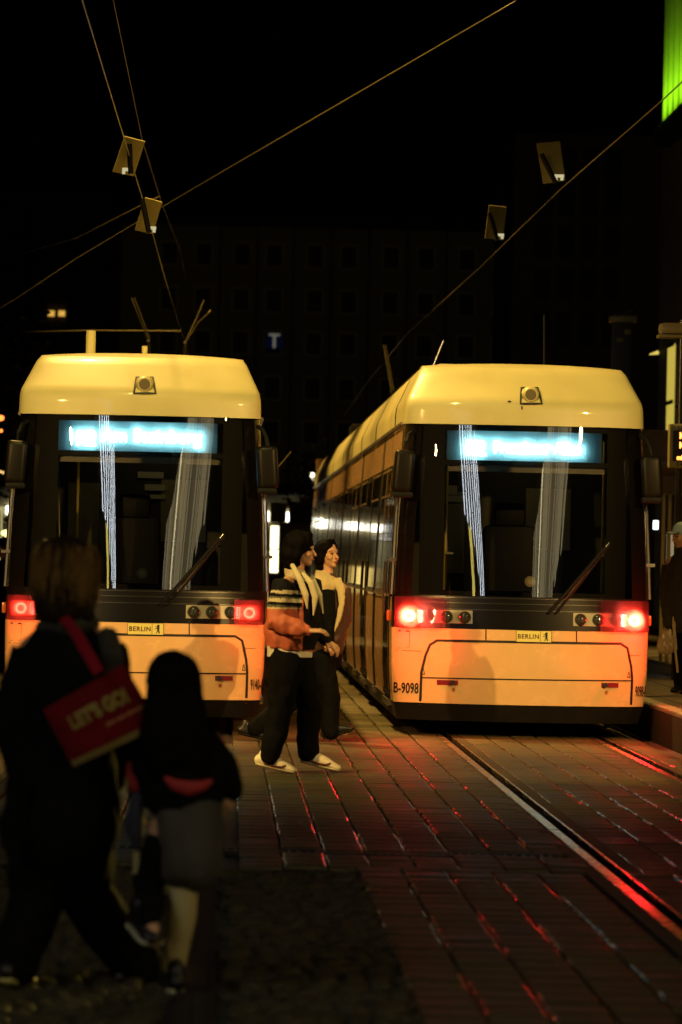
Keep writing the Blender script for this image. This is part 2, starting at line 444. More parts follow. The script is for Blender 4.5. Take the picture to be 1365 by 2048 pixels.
BEAR = [(-.10, .95), (.25, 1.0), (.42, .85), (.36, .55), (.42, .2), (.34, -.25), (.46, -.65), (.50, -1.0), (.18, -1.0), (.20, -.85), (.02, -.45), (-.15, -.82), (-.22, -1.0),
        (-.52, -1.0), (-.30, -.80), (-.16, -.35), (-.12, .02), (-.55, .02), (-.90, -.06), (-.58, .14), (-.16, .20), (-.16, .34), (-.50, .46), (-.74, .66), (-.50, .58), (-.18, .52), (-.22, .75)]
LEN = 40.0
SEAMS = [2.7, 8.1, 13, 17, 21.2, 26.7, 33]
def make_tram(loc, label, num_l, num_r, dest, hot, yrot=0):
    T = empty('tram', loc, label, 'tram', 'yellow trams side by side')
    B = lambda mb, name, mt, parent=T, **k: mb.build(name, mt, parent, **k)
    band = lambda z0, z1, n, us=UF: MB().grid(lambda u, v: nose_u(u, v), us, zs(z0, z1, n))
    # --- front shell
    m = band(.14, .30, 2)
    for sx in (-1, 1): m.grid(lambda y, z: V((sx*prof(z)[0], prof(z)[1]+.52 if y < .6 else y, z)), [.52, LEN], [.14, .30])
    B(m, 'skirt', M['rubber'])
    B(band(.302, .995, 8), 'bumper', M['yellow'])
    B(band(.997, 1.30, 4), 'lamp_band', M['band'])
    B(band(2.891, 3.44, 14), 'roof_fairing', M['roofy'])
    m = MB()
    top = [nose_u(u, 3.44) for u in UF]; ctr = [V((p.x*.97, .62+.0*abs(p.x), 3.455+.03*(1-(p.x/.945)**2))) for p in top]; bk = [V((p.x, LEN, 3.455+.03*(1-(p.x/.945)**2))) for p in top]
    n = len(top); m.add(top+[V((p.x, max(p.y+.12, .75), 3.455+.03*(1-(p.x/.945)**2))) for p in top]+bk, [(j*n+i, j*n+i+1, (j+1)*n+i+1, (j+1)*n+i) for j in range(2) for i in range(n-1)])
    B(m, 'roof', M['roofy'])
    inner = [u for u in UF if abs(u) <= .861]
    B(MB().grid(lambda u, v: nose_u(u, v), inner, zs(1.302, 2.889, 14)), 'windscreen', M['windscreen'])
    for s in (-1, 1):
        m = MB(); m.grid(lambda u, v: nose_u(u*s, v), [u for u in US if u >= .859], zs(1.302, 2.889, 10)); B(m, 'corner_pillar', M['black'])
    # black printed border right behind the glass, open in the middle
    x0, zt = tl(884, 928); x1, zb = tl(1226, 1196)
    m = MB()
    def in_patch(xa, xb, za, zb_): m.grid(lambda u, v: nose(u, v, -.02), zs(xa, xb, 10), zs(za, zb_, 6))
    in_patch(-.97, -.745, 1.302, 2.889); in_patch(.775, .97, 1.302, 2.889); in_patch(-.745, .775, 2.835, 2.889)
    in_patch(-.745, .775, 2.515, 2.56); in_patch(-.745, .775, 1.302, 1.345)
    B(m, 'black_border', M['blackm'])
    # horizontal ribs of the wiper tray below the glass
    m = MB()
    for z in (1.285, 1.235, 1.175): ribbon(m, [(-1.0, z), (1.0, z)], .008, .006)
    B(m, 'tray_rib', mat('tray_edge', (.01, .009, .006), .3))
    # --- destination display
    dx0, dz1 = tl(922, 862); dx1, dz0 = tl(1190, 926)
    if not hot: dx0 -= .04
    D = MB(); D.grid(lambda u, v: nose(u, v, -.085), zs(dx0-.05, dx1+.05, 8), zs(2.545, 2.83, 3)); D = B(D, 'destination_display', M['ledback'])
    m = MB()
    for s_, (tx, tz, sz, bd, sx_) in dest:
        vs, fs = text2d(s_, sz, bd, sx_); m.add([nose(tx+a, tz+b, -.078) for a, b in vs], fs)
    B(m, 'display_text', M['led'], D)
    m = MB(); m.grid(lambda u, v: nose(u, v, -.030), zs(dx0-.12, dx1+.10, 8), zs(2.55, 2.84, 3)); B(m, 'display_halo_film', M['frosty'], D)  # oversized diffusing film, added so the lettering spreads a halo
    # --- marker lamp on the fairing
    lx, lz = tl(1066, 787)
    L = MB(); ribbon(L, [tl(1049, 772), tl(1082, 772), tl(1088, 805), tl(1045, 805)], .020, .012, True); L = B(L, 'marker_lamp', M['seam'])
    m = MB(); c = nose(lx, lz); m.loft([(c+V((0, .02, 0)), .085, .085), (c+V((0, -.06, 0)), .072, .072), (c+V((0, -.075, 0)), .06, .06)], n=28, dome=False); B(m, 'lamp_rim', M['roofy'], L)
    m = MB(); m.loft([(c+V((0, -.07, 0)), .054, .054), (c+V((0, -.082, 0)), .05, .05)], n=28, dome=False); B(m, 'lamp_glass', mat('marker_glass', (.12, .10, .05), .25, 0, .5), L)
    # --- bumper seams
    m = MB()
    ribbon(m, [tl(843, 1412), tl(845, 1345), tl(853, 1312), tl(862, 1290), tl(876, 1281), tl(1246, 1288), tl(1260, 1297), tl(1268, 1335), tl(1270, 1360), tl(1268, 1424)], .022, .003)
    ribbon(m, [tl(845, 1356), tl(1268, 1363)], .012, .003)
    for xx in (973, 1155): ribbon(m, [tl(xx, 1258), tl(xx, 1284)], .010, .003)
    ribbon(m, [tl(795, 1301), tl(845, 1303)], .004, .003); ribbon(m, [tl(1266, 1312), tl(1300, 1313)], .004, .003)
    ribbon(m, [tl(800, 1262), tl(822, 1263)], .012, .003)
    ribbon(m, [tl(822, 1263), tl(821, 1296), tl(799, 1297)], .003, .003)
    B(m, 'panel_seam', M['seam'])
    # jack point symbols
    m = MB()
    for (a, b) in ((849, 1345), (1263, 1352)):
        ribbon(m, [tl(a-3, b+4), tl(a+3, b+4)], .008, .003); ribbon(m, [tl(a-3, b+4), tl(a, b-8)], .005, .003); ribbon(m, [tl(a+3, b+4), tl(a, b-8)], .005, .003)
    B(m, 'jack_symbol', M['seam'])
    # --- towing covers: reflector with black knob
    for (a, b, c_, kx) in ((876, 918, 1365, 907), (1206, 1241, 1371, 1214)):
        P = MB(); xa, za = tl(a, c_); xb, zb_ = tl(b, c_); patch(P, xa, xb, za-.022, za+.022, .006, 4, 1); P = B(P, 'reflector', M['reflector'])
        kx_, kz = tl(kx, c_+.5); m = MB(); c = nose(kx_, kz); m.loft([(c+V((0, .02, 0)), .026, .026), (c+V((0, -.03, 0)), .022, .022)], n=16, dome=False); B(m, 'knob', M['inkblack'], P)
        sx_, sz_ = tl(kx+2, c_+15); m = MB(); patch(m, sx_-.012, sx_+.012, sz_-.016, sz_+.016, .004, 1, 1); B(m, 'small_sticker', mat('sticker', (.35, .14, .05), .6), P)
    # --- BERLIN plate with bear
    px0, pz1 = tl(1034, 1260.5); px1, pz0 = tl(1104, 1285)
    P = MB(); patch(P, px0, px1, pz0, pz1, .007, 8, 1); P = B(P, 'name_plate', M['plate'])
    m = MB(); xm = px0+(px1-px0)*.68
    ribbon(m, [(px0, pz0), (px1, pz0), (px1, pz1), (px0, pz1)], .004, .009, True); ribbon(m, [(xm, pz0), (xm, pz1)], .004, .009); B(m, 'plate_border', M['darkred'], P)
    m = MB(); nose_text(m, 'BERLIN', .058, (px0+xm)/2, (pz0+pz1)/2-.021, .0095, .0012, .98, spacing=1.14); B(m, 'plate_text', M['darkred'], P)
    m = MB(); bx = (xm+px1)/2; bz = (pz0+pz1)/2; m.add([nose(bx+.038*a, bz+.040*b, .0095) for a, b in BEAR], [tuple(range(len(BEAR)))]); B(m, 'bear_emblem', M['inkblack'], P, smooth=False)
    # --- fleet numbers
    m = MB(); x_, z_ = tl(815, 1387); nose_text(m, num_l, .135, x_, z_, .004, .003, .56, spacing=1.05); B(m, 'fleet_number', M['inkblack'])
    m = MB(); x_, z_ = tl(1289, 1395); nose_text(m, num_r, .135, x_+.002, z_, .004, .003, .29, spacing=1.05); B(m, 'fleet_number', M['inkblack'])
    # --- light clusters
    for s in (-1, 1):
        cz = 1.103
        xr = s*1.03; small = [s*.87, s*.70, s*.535]
        H = MB(); a, b = sorted((s*.465, s*1.115)); patch(H, a, b, 1.045, 1.165, .006, 24, 3)
        H = B(H, 'lamp_cluster', M['housing'])
        for q in small:
            Lm = MB(); c = nose(q, cz); Lm.loft([(c+V((0, .01, 0)), .058, .058), (c+V((0, -.022, 0)), .056, .056), (c+V((0, -.04, 0)), .04, .04), (c+V((0, -.046, 0)), .012, .012)], n=24, dome=False); Lm = B(Lm, 'headlight', M['lensdark'], H)
            for qq in ((.02, .02), (-.025, -.012), (.03, -.02), (-.01, .03)): pass
        m = MB(); a, b = sorted((s*.925, s*1.10)); patch(m, a, b, 1.042, 1.168, .020, 8, 3)
        tl_ = B(m, 'tail_light', M['redglow_hot' if hot else 'redglow'], H)
        m = MB(); disc(m, xr, cz, .024, .052, .030)
        if not hot: 
            m = MB()
            for k in range(14):
                q = 2*math.pi*k/14; c = nose(xr+.042*math.cos(q), cz+.042*math.sin(q), .032); m.ell(c, (.0095, .006, .0095), n=8, m=6)
            disc(m, xr, cz, .036, .048, .028)
        for i in range(5):
            for j in range(2): m.ell(nose(s*(.945-.018*j), cz-.045+i*.0225, .026), (.0075, .006, .0075), n=8, m=6)
        B(m, 'led_ring', M['redled_hot' if hot else 'redled'], H)
        m = MB()
        if hot:
            disc(m, xr-s*.01, cz, .0, .075, .066, 28, .066); disc(m, xr-s*.01, cz, .075, .108, .066, 28, .045)  # disc widened past the lamp to spread its glare
        else: a, b = sorted((s*.915, s*1.112)); patch(m, a, b, 1.040, 1.170, .050, 10, 3)
        B(m, 'red_cover_or_glare_disc', M['redcover'], H)
        m = MB(); a, b = sorted((s*(.70 if hot else .88), s*(1.135 if hot else 1.13))); patch(m, a, b, 1.003, 1.285 if hot else 1.225, .074, 24, 6); B(m, 'halo_plate', M['haloplate'], H)  # translucent plate added over the band to carry a red halo
        c = nose(xr, cz-.02, .19)
        lamp('tail_light_glow', 'POINT', c, 48 if hot else 5, (1, .004, .014), size=.03, parent=T)
        # small side marker light
        m = MB(); m.rbox((s*1.215, .60, 1.10), (.05, .14, .10), .015); B(m, 'side_marker', mat('amber_lens', (.5, .12, .03), .2, 0, .5))
        # --- corner: chrome tube added for the bright streaks on the corner glass
        m = MB()
        pts = [V((s*(prof(z)[0]+.012), prof(z)[1]+.40, z)) for z in zs(1.3, 2.5, 8)]; m.tube(pts, .022); B(m, 'corner_streak_tube', M['chrome'])
        m = MB(); m.box((s*1.20, .46, 1.62), (.10, .10, .03)); B(m, 'added_tube_bracket', M['chrome'])
        # --- camera mirror pod
        Mi = MB(); cx = s*1.115+(.07 if s > 0 else -.01)
        Mi.rbox((cx, .25, 2.44), (.19, .17, .40), .05, Matrix.Rotation(R(-4*s), 3, 'Y'), 3); Mi = B(Mi, 'mirror', mat('mirror_shell', (.006, .005, .003), .38, spec=.15))
        m = MB(); m.rbox((cx, .25, 2.225), (.185, .165, .06), .025); B(m, 'mirror_base', M['blackm'], Mi)
        m = MB(); m.tube([(cx, .25, 2.62), (cx-s*.02, .26, 2.72), (cx-s*.05, .30, 2.79), (cx-s*.10, .38, 2.82)], .020); B(m, 'mirror_arm', M['blackm'], Mi)
    # --- wipers
    for off_ in (0, 1):
        m = MB(); p0 = tl(1098+off_*16, 1226); p1 = tl(1214+off_*9, 1094-off_*6)
        m.tube([nose(p0[0]+(p1[0]-p0[0])*t, p0[1]+(p1[1]-p0[1])*t, .035) for t in zs(0, 1, 6)], .010 if off_ else .014); Wp = B(m, 'wiper', M['blackm'])
        if off_:
            m = MB(); q0 = tl(1130, 1200); q1 = tl(1222, 1085); m.tube([nose(q0[0]+(q1[0]-q0[0])*t, q0[1]+(q1[1]-q0[1])*t, .018) for t in zs(0, 1, 6)], .007); B(m, 'wiper_blade', M['chrome'], Wp)
    # --- cab interior
    m = MB(); m.bbox(-1.08, 1.08, .55, 2.6, .92, .96); m.bbox(-1.08, 1.08, 2.55, 2.6, .96, 2.85); m.bbox(-1.1, -1.06, .62, 2.6, .96, 2.85); m.bbox(1.06, 1.1, .62, 2.6, .96, 2.85); m.bbox(-1.05, 1.05, .45, 2.6, 2.85, 2.88)
    B(m, 'cab_shell', M['cab'], smooth=False)
    m = MB(); m.grid(lambda u, v: nose(u, 1.33, 0)+V((0, v, (.02-.06*(v-.1))*1.0)), zs(-.92, .92, 12), [.06, .35, .6]); B(m, 'dashboard', M['cab'])
    m = MB(); m.rbox((-.05, 1.5, 1.55), (.5, .16, .85), .07); m.rbox((-.05, 1.5, 2.08), (.30, .13, .24), .06); m.rbox((-.05, 1.3, 1.12), (.5, .5, .14), .05); B(m, 'driver_seat', M['blackm'])
    m = MB()
    for (a, b, c_, d_) in ((.18, .62, 1.75, 2.35), (-.72, -.42, 1.5, 2.3)): m.bbox(a, b, 2.53, 2.545, c_, d_)
    B(m, 'partition_panel', M['cabpale'], smooth=False)
    m = MB()
    for (a, b, c_, d_) in ((-.05, .20, 2.36, 2.42), (.02, .22, 2.24, 2.30), (.05, .22, 2.16, 2.20)) if not hot else ((-.72, -.42, 2.20, 2.26), (-.68, -.5, 2.27, 2.36)): m.box(((a+b)/2, 2.50, (c_+d_)/2), (b-a, .01, d_-c_))
    B(m, 'notice', M['paper'], smooth=False)
    m = MB(); xa, za = tl(886, 932); xb, zb_ = tl(1226, 940); m.grid(lambda u, v: nose(u, v, -.07), zs(xa, xb, 8), [2.455, 2.515]); B(m, 'sun_visor', M['visor'])
    m = MB()
    for (px_, y0_, y1_) in ((890, 938, 1106), (1224, 938, 1110)):
        a = tl(px_, y0_); b = tl(px_+4, y1_); m.tube([nose(a[0], a[1], -.06), nose(b[0], b[1], -.06)], .006); m.box(nose(b[0]-.02*(1 if px_ > 1000 else -1), b[1], -.06), (.07, .02, .02))
    B(m, 'pull_cord', M['cabpale'])
    for hx, hy in ((-.62, 2.2), (.40, 2.3), (.86, 1.6)):
        m = MB(); m.cyl((hx, hy, 1.0), (hx, hy, 2.80), .017, n=10); B(m, 'handrail', mat('yellow_rail', (.7, .5, .08), .4))
    lamp('cab_fill_light', 'POINT', (.2, 1.6, 2.75), 2, (1, .75, .25), size=.05, parent=T)  # unseen lamp added to lift the dark cab interior
    lx, lz = tl(1062, 1163); m = MB(); disc(m, lx, lz, .0, .050, -.016); sd = B(m, 'pale_disc', mat('pale_disc', (.30, .27, .13), .6))  # pale disc with a lighter centre just behind the glass
    m = MB(); disc(m, lx, lz, .0, .028, -.013); B(m, 'disc_centre', mat('pale_disc_mid', (.50, .46, .24), .5), sd)
    # --- sides
    side = lambda mb, s, y0, y1, z0, z1, off, nz=4: mb.grid(lambda y, z: V((s*(prof(z)[0]+off), max(y, prof(z)[1]+.52), z)), [y0, y1], zs(z0, z1, nz))
    doors = [(1.0, 2.45), (7.7, 9.4), (15.3, 17.0), (22.6, 24.3), (30.3, 32.0), (37.0, 38.4)]
    bel = [(4.9, 5.5), (11.6, 12.3), (18.9, 19.6), (26.6, 27.3), (33.9, 34.6)]
    cuts = sorted(doors+bel); spans = []; y = .5
    for a, b in cuts: spans.append((y, a)); y = b
    spans.append((y, LEN))
    for s in (-1, 1):
        m = MB()
        for a, b in spans: side(m, s, a, b, .302, 1.27, 0, 6)
        side(m, s, .5, LEN, 2.545, 2.889, .004)
        B(m, 'side_panel', M['yellow'])
        m = MB(); side(m, s, .5, LEN, 1.272, 2.543, -.006); B(m, 'window_band', M['black'])
        for a, b in spans:
            if b-a < 1: continue
            n_ = max(1, round((b-a)/1.55)); wd = (b-a)/n_
            for i in range(n_):
                m = MB(); ya, yb = a+i*wd+.06, a+(i+1)*wd-.06; side(m, s, max(ya, .7), yb, 1.32, 2.50, .003)
                wn = B(m, 'window', M['sideglass'])
                m = MB(); y_ = max(ya, .7); side(m, s, y_, yb+.03, 1.30, 1.325, .012, 1); side(m, s, y_, yb+.03, 2.495, 2.515, .012, 1); side(m, s, yb, yb+.03, 1.325, 2.495, .012, 2); side(m, s, y_-.02, y_, 1.30, 2.515, .012, 2); side(m, s, y_, yb, 2.24, 2.265, .012, 1)
                B(m, 'window_frame', M['chrome'], wn)
                if i: m = MB(); side(m, s, a+i*wd-.05, a+i*wd+.05, 1.29, 2.54, .006); B(m, 'window_post', M['yellow'])
        for a, b in doors:
            m = MB(); side(m, s, a, b, .34, 2.52, .008, 8); d = B(m, 'door', M['sideglass'])
            m = MB(); mid = (a+b)/2
            for q in (a+.02, mid, b-.02): side(m, s, q-.025, q+.025, .34, 2.53, .016, 8)
            for z in (.36, 2.5): side(m, s, a, b, z-.03, z+.03, .016, 1)
            B(m, 'door_frame', M['blackm'], d)
            m = MB(); 
            for q in (mid-.12, mid+.12): m.tube([V((s*(prof(z)[0]+.03), q, z)) for z in (1.1, 1.35, 1.6)], .013)
            B(m, 'door_handle', M['chrome'], d)
            for q in (a-.06, b):
                m = MB(); side(m, s, q, q+.06, .34, 2.54, .012, 8); B(m, 'door_post', M['yellow'])
        for a, b in bel:
            m = MB(); k = 9
            for i in range(k): side(m, s, a+(b-a)*i/k, a+(b-a)*(i+.55)/k, .34, 2.889, .006, 8)
            side(m, s, a, b, .3, 2.889, -.04, 8)
            B(m, 'bellows', M['rubber'])
        # roof slope in panels with dark seams and a chrome tube added to catch the crease highlight
        m = MB(); edges = [.6]+SEAMS+[LEN]
        for a, b in zip(edges, edges[1:]):
            yy = a+.13 if a > 1 else a
            m.grid(lambda y, z: V((s*prof(z)[0], max(y, prof(z)[1]+.515), z)), [yy, b-.13], [2.9, 3.06, 3.12, 3.40, 3.44])
        B(m, 'roof_panel', M['roofy'])
        m = MB(); m.grid(lambda y, z: V((s*(prof(z)[0]-.03), y, z)), [1.2, LEN], [2.85, 3.06, 3.12, 3.40, 3.44]); B(m, 'roof_seam', M['seam'])
        m = MB()
        for a, b in zip(edges, edges[1:]): m.tube([(s*1.128, a+(.12 if a > 1 else .2), 2.905), (s*1.128, b-.12, 2.905)], .016)
        B(m, 'crease_highlight_tube', M['chrome'])
        m = MB(); side(m, s, .7, LEN, 1.275, 1.30, .018, 1); B(m, 'sill_trim', M['chrome'])
        m = MB()
        for a, b in cuts: m.bbox(*sorted((s*1.10, s*1.20)), a+.1, b-.1, .24, .30)
        B(m, 'step', M['chrome'])
    m = MB(); m.bbox(-1.1, 1.1, LEN-.02, LEN, .3, 3.44); B(m, 'rear_wall', M['yellow'], smooth=False)
    m = MB()
    for yb in (6.5, 20, 33):
        for y in (yb-.9, yb+.9):
            for s in (-1, 1): m.cyl((s*.66, y, .30), (s*.78, y, .30), .30, n=24)
        m.bbox(-.9, .9, yb-1.3, yb+1.3, .2, .5)
    m.bbox(-1.0, 1.0, 1.6, LEN-1, .32, .6)
    B(m, 'bogie', M['blackm'])
    m = MB()
    for y in (4.5, 9.0, 15, 20, 30, 35): m.rbox((0, y+1, 3.55), (1.3, 2.6, .16), .04)
    B(m, 'roof_equipment', M['cabpale'])
    return T

RT = V((2.79, 40.0, 0)); LT = V((-.785, 39.62, 0))
x_a = tl(930, 912); x_b = tl(985, 905)
right_marks = [(1023, 801, .020, .010), (1048, 814, .010, .022), (1052, 806, .012, .006)]
right = make_tram(RT, 'yellow tram on the right with glaring blown-out red lights, beside the platform', 'B-9098', '9098-B',
    [('M2', (x_a[0]+.01, 2.605, .20, .002, .78)), ('Prenzlauer Allee', (x_b[0]+.02, 2.635, .15, .005, .84))], True)
left = make_tram(LT, 'yellow tram on the left, showing Am Steinberg, behind the woman with the tote bag', 'A-9140', '9140-A',
    [('M2', (tl(928, 912)[0]-.01, 2.605, .20, .002, .78)), ('Am Steinberg', (tl(985, 905)[0]-.03, 2.645, .185, .002, .92))], False)
for px_, py_, a_, b_ in right_marks:
    x_, z_ = tl(px_, py_); m = MB(); m.add([nose(x_+a_*math.cos(q*.785)*random.uniform(.7, 1.1), z_+b_*math.sin(q*.785)*random.uniform(.7, 1.1), .004) for q in range(8)], [tuple(range(8))]); m.build('paint_chip', M['seam'], right, smooth=False)
# roof aerials belong to each tram
m = MB(); p = at(182, 690, 41.2)-LT; m.cyl((p.x, p.y, 3.44), (p.x, p.y, at(182, 661, 41.2).z), .045, n=20); m.build('roof_aerial', M['roofy'], left)
m = MB(); p = at(290, 697, 41.2)-LT; m.cyl((p.x, p.y, 3.44), (p.x, p.y, at(290, 692, 41.2).z), .027, n=16); m.build('roof_aerial', M['roofy'], left)
m = MB(); m.tube([at(866, 733, 42)-RT, at(887, 681, 42)-RT], .008); m.build('whip_aerial', M['chrome'], right)
m = MB(); m.tube([at(1089, 735, 43)-RT, at(1089, 630, 43)-RT], .010); m.build('whip_aerial', M['blackm'], right)
# pantographs
panm = mat('pantograph_tube', (.16, .14, .07), .4, .6)
def panto(T, o, pts_list, Yp):
    P = None
    for i, pts in enumerate(pts_list):
        m = MB(); m.tube([at(a, b, Yp)-o for a, b in pts], .011)
        if P is None: P = m.build('pantograph', panm, T)
        else: m.build('pantograph_arm', panm, P)
    m = MB(); b = at(*pts_list[0][-1], Yp)-o; c = at(*pts_list[-1][0], Yp)-o
    m.tube([(b.x, b.y, b.z), (b.x+.1, b.y+1.2, 3.55)], .03); m.tube([(c.x, c.y, c.z), (c.x-.1, c.y+1.2, 3.55)], .03); m.rbox((b.x*.5+c.x*.5, b.y+1.2, 3.62), (1.2, 1.4, .14), .04)
    m.build('pantograph_base', M['blackm'], P)
panto(left, LT, [[(263, 596), (297, 680)], [(269, 596), (299, 676)], [(371, 685), (392, 640), (409, 600)], [(371, 685), (395, 646), (422, 621)]], 66)
panto(right, RT, [[(768, 690), (784, 782)], [(772, 690), (789, 780)], [(787, 782), (772, 700)]], 66)


# ------------------------------------------------------------------ overhead wires and hung reflector lamps
wire_m = mat('wire_bronze', (.085, .07, .03), .45, .5)
def wire(name, pts, r, label, mt=wire_m, group='overhead wires'):
    m = MB(); P = [V(p) for p in pts]; Q = []
    for a, b in zip(P, P[1:]): Q += [a+(b-a)*i/6 for i in range(6)]
    Q.append(P[-1]); m.tube(Q, r*.58, 6); o = m.build(name, mt, None, origin=P[0])
    return tag(o, label, 'wire', group)
ZW = 5.6
wire('contact_wire', [at_z(140, -90, ZW), at_z(165, 0, ZW), at_z(300, 445, ZW), at_z(332, 562, ZW), at_z(366, 672, ZW), at_z(395, 770, ZW)], .011, 'contact wire slanting down from the top edge to the left tram roof')
wire('carrying_cable', [at_z(216, -60, 6.6), at_z(227, 0, 6.6), at_z(285, 280, 6.6), at_z(325, 410, 6.6), at_z(362, 503, 6.6), at_z(372, 560, 6.6)], .007, 'thin carrying cable to the right of the slanting contact wire above the left tram')
wire('contact_wire', [at_z(1420, 112, ZW), at_z(1330, 196, ZW), at_z(1120, 380, ZW), at_z(960, 535, ZW), at_z(820, 662, ZW), at_z(745, 752, ZW), at_z(690, 830, ZW)], .011, 'contact wire rising from behind the right tram to the right edge')
wire('span_wire', [at(1060, -18, 44), at(1030, 3, 44), at(700, 195, 46), at(330, 410, 48), at(150, 518, 50), at(28, 600, 51), at(-40, 640, 52)], .011, 'long span wire crossing the dark sky from upper right to lower left')
wire('span_wire', [at(320, 392, 56), at(280, 412, 56), at(150, 477, 57), at(46, 506, 58)], .010, 'shorter faint span wire above the other one on the left')
wire('bracket_tube', [at(46, 664, 68), at(180, 661, 67), at(362, 662, 66)], .018, 'level bracket tube just above the left tram roof', panm)
wire('span_wire', [at(1365, 557, 60), at(1345, 570, 60), at(1322, 583, 60)], .009, 'short stub of wire at the right edge above the display')
wire('stay_wire', [at(540, 950, 52), at(562, 928, 54), at(582, 904, 56)], .012, 'short bright stay rising from the right flank of the left tram')

refl_m = mat('reflector_panel', (.15, .13, .05), .7, spec=.1, var=.08)
for quad, bar, br, Y, lab in (
    (((250, 275), (291, 285), (268, 351), (225, 342)), ((259, 288), (262, 348)), (255, 339), 43.5, 'tilted square lamp reflector highest on the left, crossed by the contact wire'),
    (((291, 397), (325, 406), (306, 467), (270, 459)), ((284, 398), (299, 466)), (303, 456), 45, 'tilted lamp reflector lower on the left, where the wires cross'),
    (((1074, 286), (1121, 282), (1131, 362), (1086, 369)), ((1083, 308), (1112, 366)), (1119, 352), 47, 'tilted lamp reflector highest on the right'),
    (((979, 410), (1014, 414), (1006, 481), (970, 477)), ((979, 426), (995, 480)), (1000, 470), 52, 'tilted lamp reflector lower on the right above the right tram')):
    P = [at(a, b, Y) for a, b in quad]; c = sum(P, V())/4
    tilt = [V((0, (p.z-c.z)*(-.55 if quad[0][0] < 600 else .25), 0)) for p in P]
    e = empty('hung_reflector', c, lab, 'lamp reflector', 'lamp reflectors hung over the street')
    m = MB(); F_ = [p+t for p, t in zip(P, tilt)]; B_ = [p+V((0, .04, .01)) for p in F_]
    m.add(F_+B_, [(0, 1, 2, 3), (7, 6, 5, 4)]+[(i, (i+1) % 4, 4+(i+1) % 4, 4+i) for i in range(4)]); m.build('panel', refl_m, e, origin=c, smooth=False)
    a, b = [at(p, q, Y-.12) for p, q in bar]; m = MB(); m.cyl(a, b, .028, n=10); m.build('lamp_arm', M['blackm'], e, origin=c)
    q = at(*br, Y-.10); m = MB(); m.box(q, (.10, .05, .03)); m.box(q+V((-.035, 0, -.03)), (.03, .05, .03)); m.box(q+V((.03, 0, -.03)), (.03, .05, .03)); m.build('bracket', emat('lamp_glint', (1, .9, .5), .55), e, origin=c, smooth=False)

# ------------------------------------------------------------------ background buildings
wall_m = mat('far_render_wall', (.20, .165, .10), .85, var=.25, vscale=.12)
trim_m = mat('window_surround', (.42, .36, .22), .8)
pane_m = mat('dark_pane', (.006, .007, .008), .5, spec=.2)
YB = 285.0
A = at(230, 1040, YB); Bp = at(1040, 300, YB)
e = empty('office_building', (A.x, YB, 0), 'long dark office building with rows of framed windows closing the street far behind the trams', 'building')
zt = at(640, 455, YB).z
m = MB(); m.bbox(A.x-12, Bp.x+14, YB, YB+12, -.03, zt); m.build('wall', wall_m, e, origin=e.location, smooth=False)
m = MB(); m.bbox(A.x-12.3, Bp.x+14.3, YB-.4, YB+12.2, zt, zt+.5); m.build('roof', M['blackm'], e, origin=e.location, smooth=False)
m = MB()
cols = [334, 403, 479, 544, 625, 693, 777, 847, 929, 998]; rows = [513, 603, 688, 778, 866, 950]
lit = {}
for ri, ry in enumerate(rows):
    for cx in cols:
        o = at(cx+(778-ry)*.022, ry+(cx-625)*.022, YB); wv, hv = .50, .70
        f_ = MB(); f_.bbox(o.x-wv-.12, o.x+wv+.12, YB-.10, YB+.05, o.z-hv-.10, o.z+hv+.12); f_ = f_.build('window', trim_m, e, origin=e.location, smooth=False)
        p_ = MB(); p_.bbox(o.x-wv, o.x+wv, YB-.13, YB-.09, o.z-hv, o.z+hv); p_.build('pane', pane_m, f_, origin=e.location, smooth=False)
m = MB()
for x in (437, 512, 583, 660, 735, 812, 890): o = at(x, 700, YB); m.bbox(o.x-.06, o.x+.06, YB-.05, YB, 0, zt)
m.build('downpipe', M['blackm'], e, origin=e.location, smooth=False)
# T sign on its front
c = at(549, 682, YB-.6); s_ = empty('letter_sign', c, 'small blue square sign with a white T high on the far building', 'sign')
m = MB(); m.bbox(c.x-.5, c.x+.5, c.y-.1, c.y+.1, c.z-.5, c.z+.5); m.build('sign_panel', emat('sign_blue', (.002, .012, .06), .14), s_, origin=c, smooth=False)
m = MB(); m.bbox(c.x-.36, c.x+.36, c.y-.16, c.y-.11, c.z+.33, c.z+.47); m.bbox(c.x-.09, c.x+.09, c.y-.16, c.y-.11, c.z-.45, c.z+.33); m.build('sign_letter', emat('sign_white', (.40, .38, .28), .28), s_, origin=c, smooth=False)
# two lamps glowing in front of that building
for i, (px, py, r) in enumerate(((625, 950, 5.5), (626, 961, 3.8))):
    c = at(px, py, 180); h = MB(); h.ell(c, (r/8680*180*.8,)*3, n=16, m=10)
    o = h.build('globe_lamp', emat('globe_light', (1, .95, .6), 5), None, origin=c)
    p = MB(); p.cyl((c.x+.1*(i*2-1), c.y+.3, c.z), (c.x+.1*(i*2-1), c.y+.3, 0), .04, n=10); p.build('lamp_post', M['blackm'], o, origin=c)
    tag(o, ('larger upper' if i == 0 else 'smaller lower')+' white globe lamp glowing beside the far end of the right tram', 'street lamp', 'globe lamps in the distance')
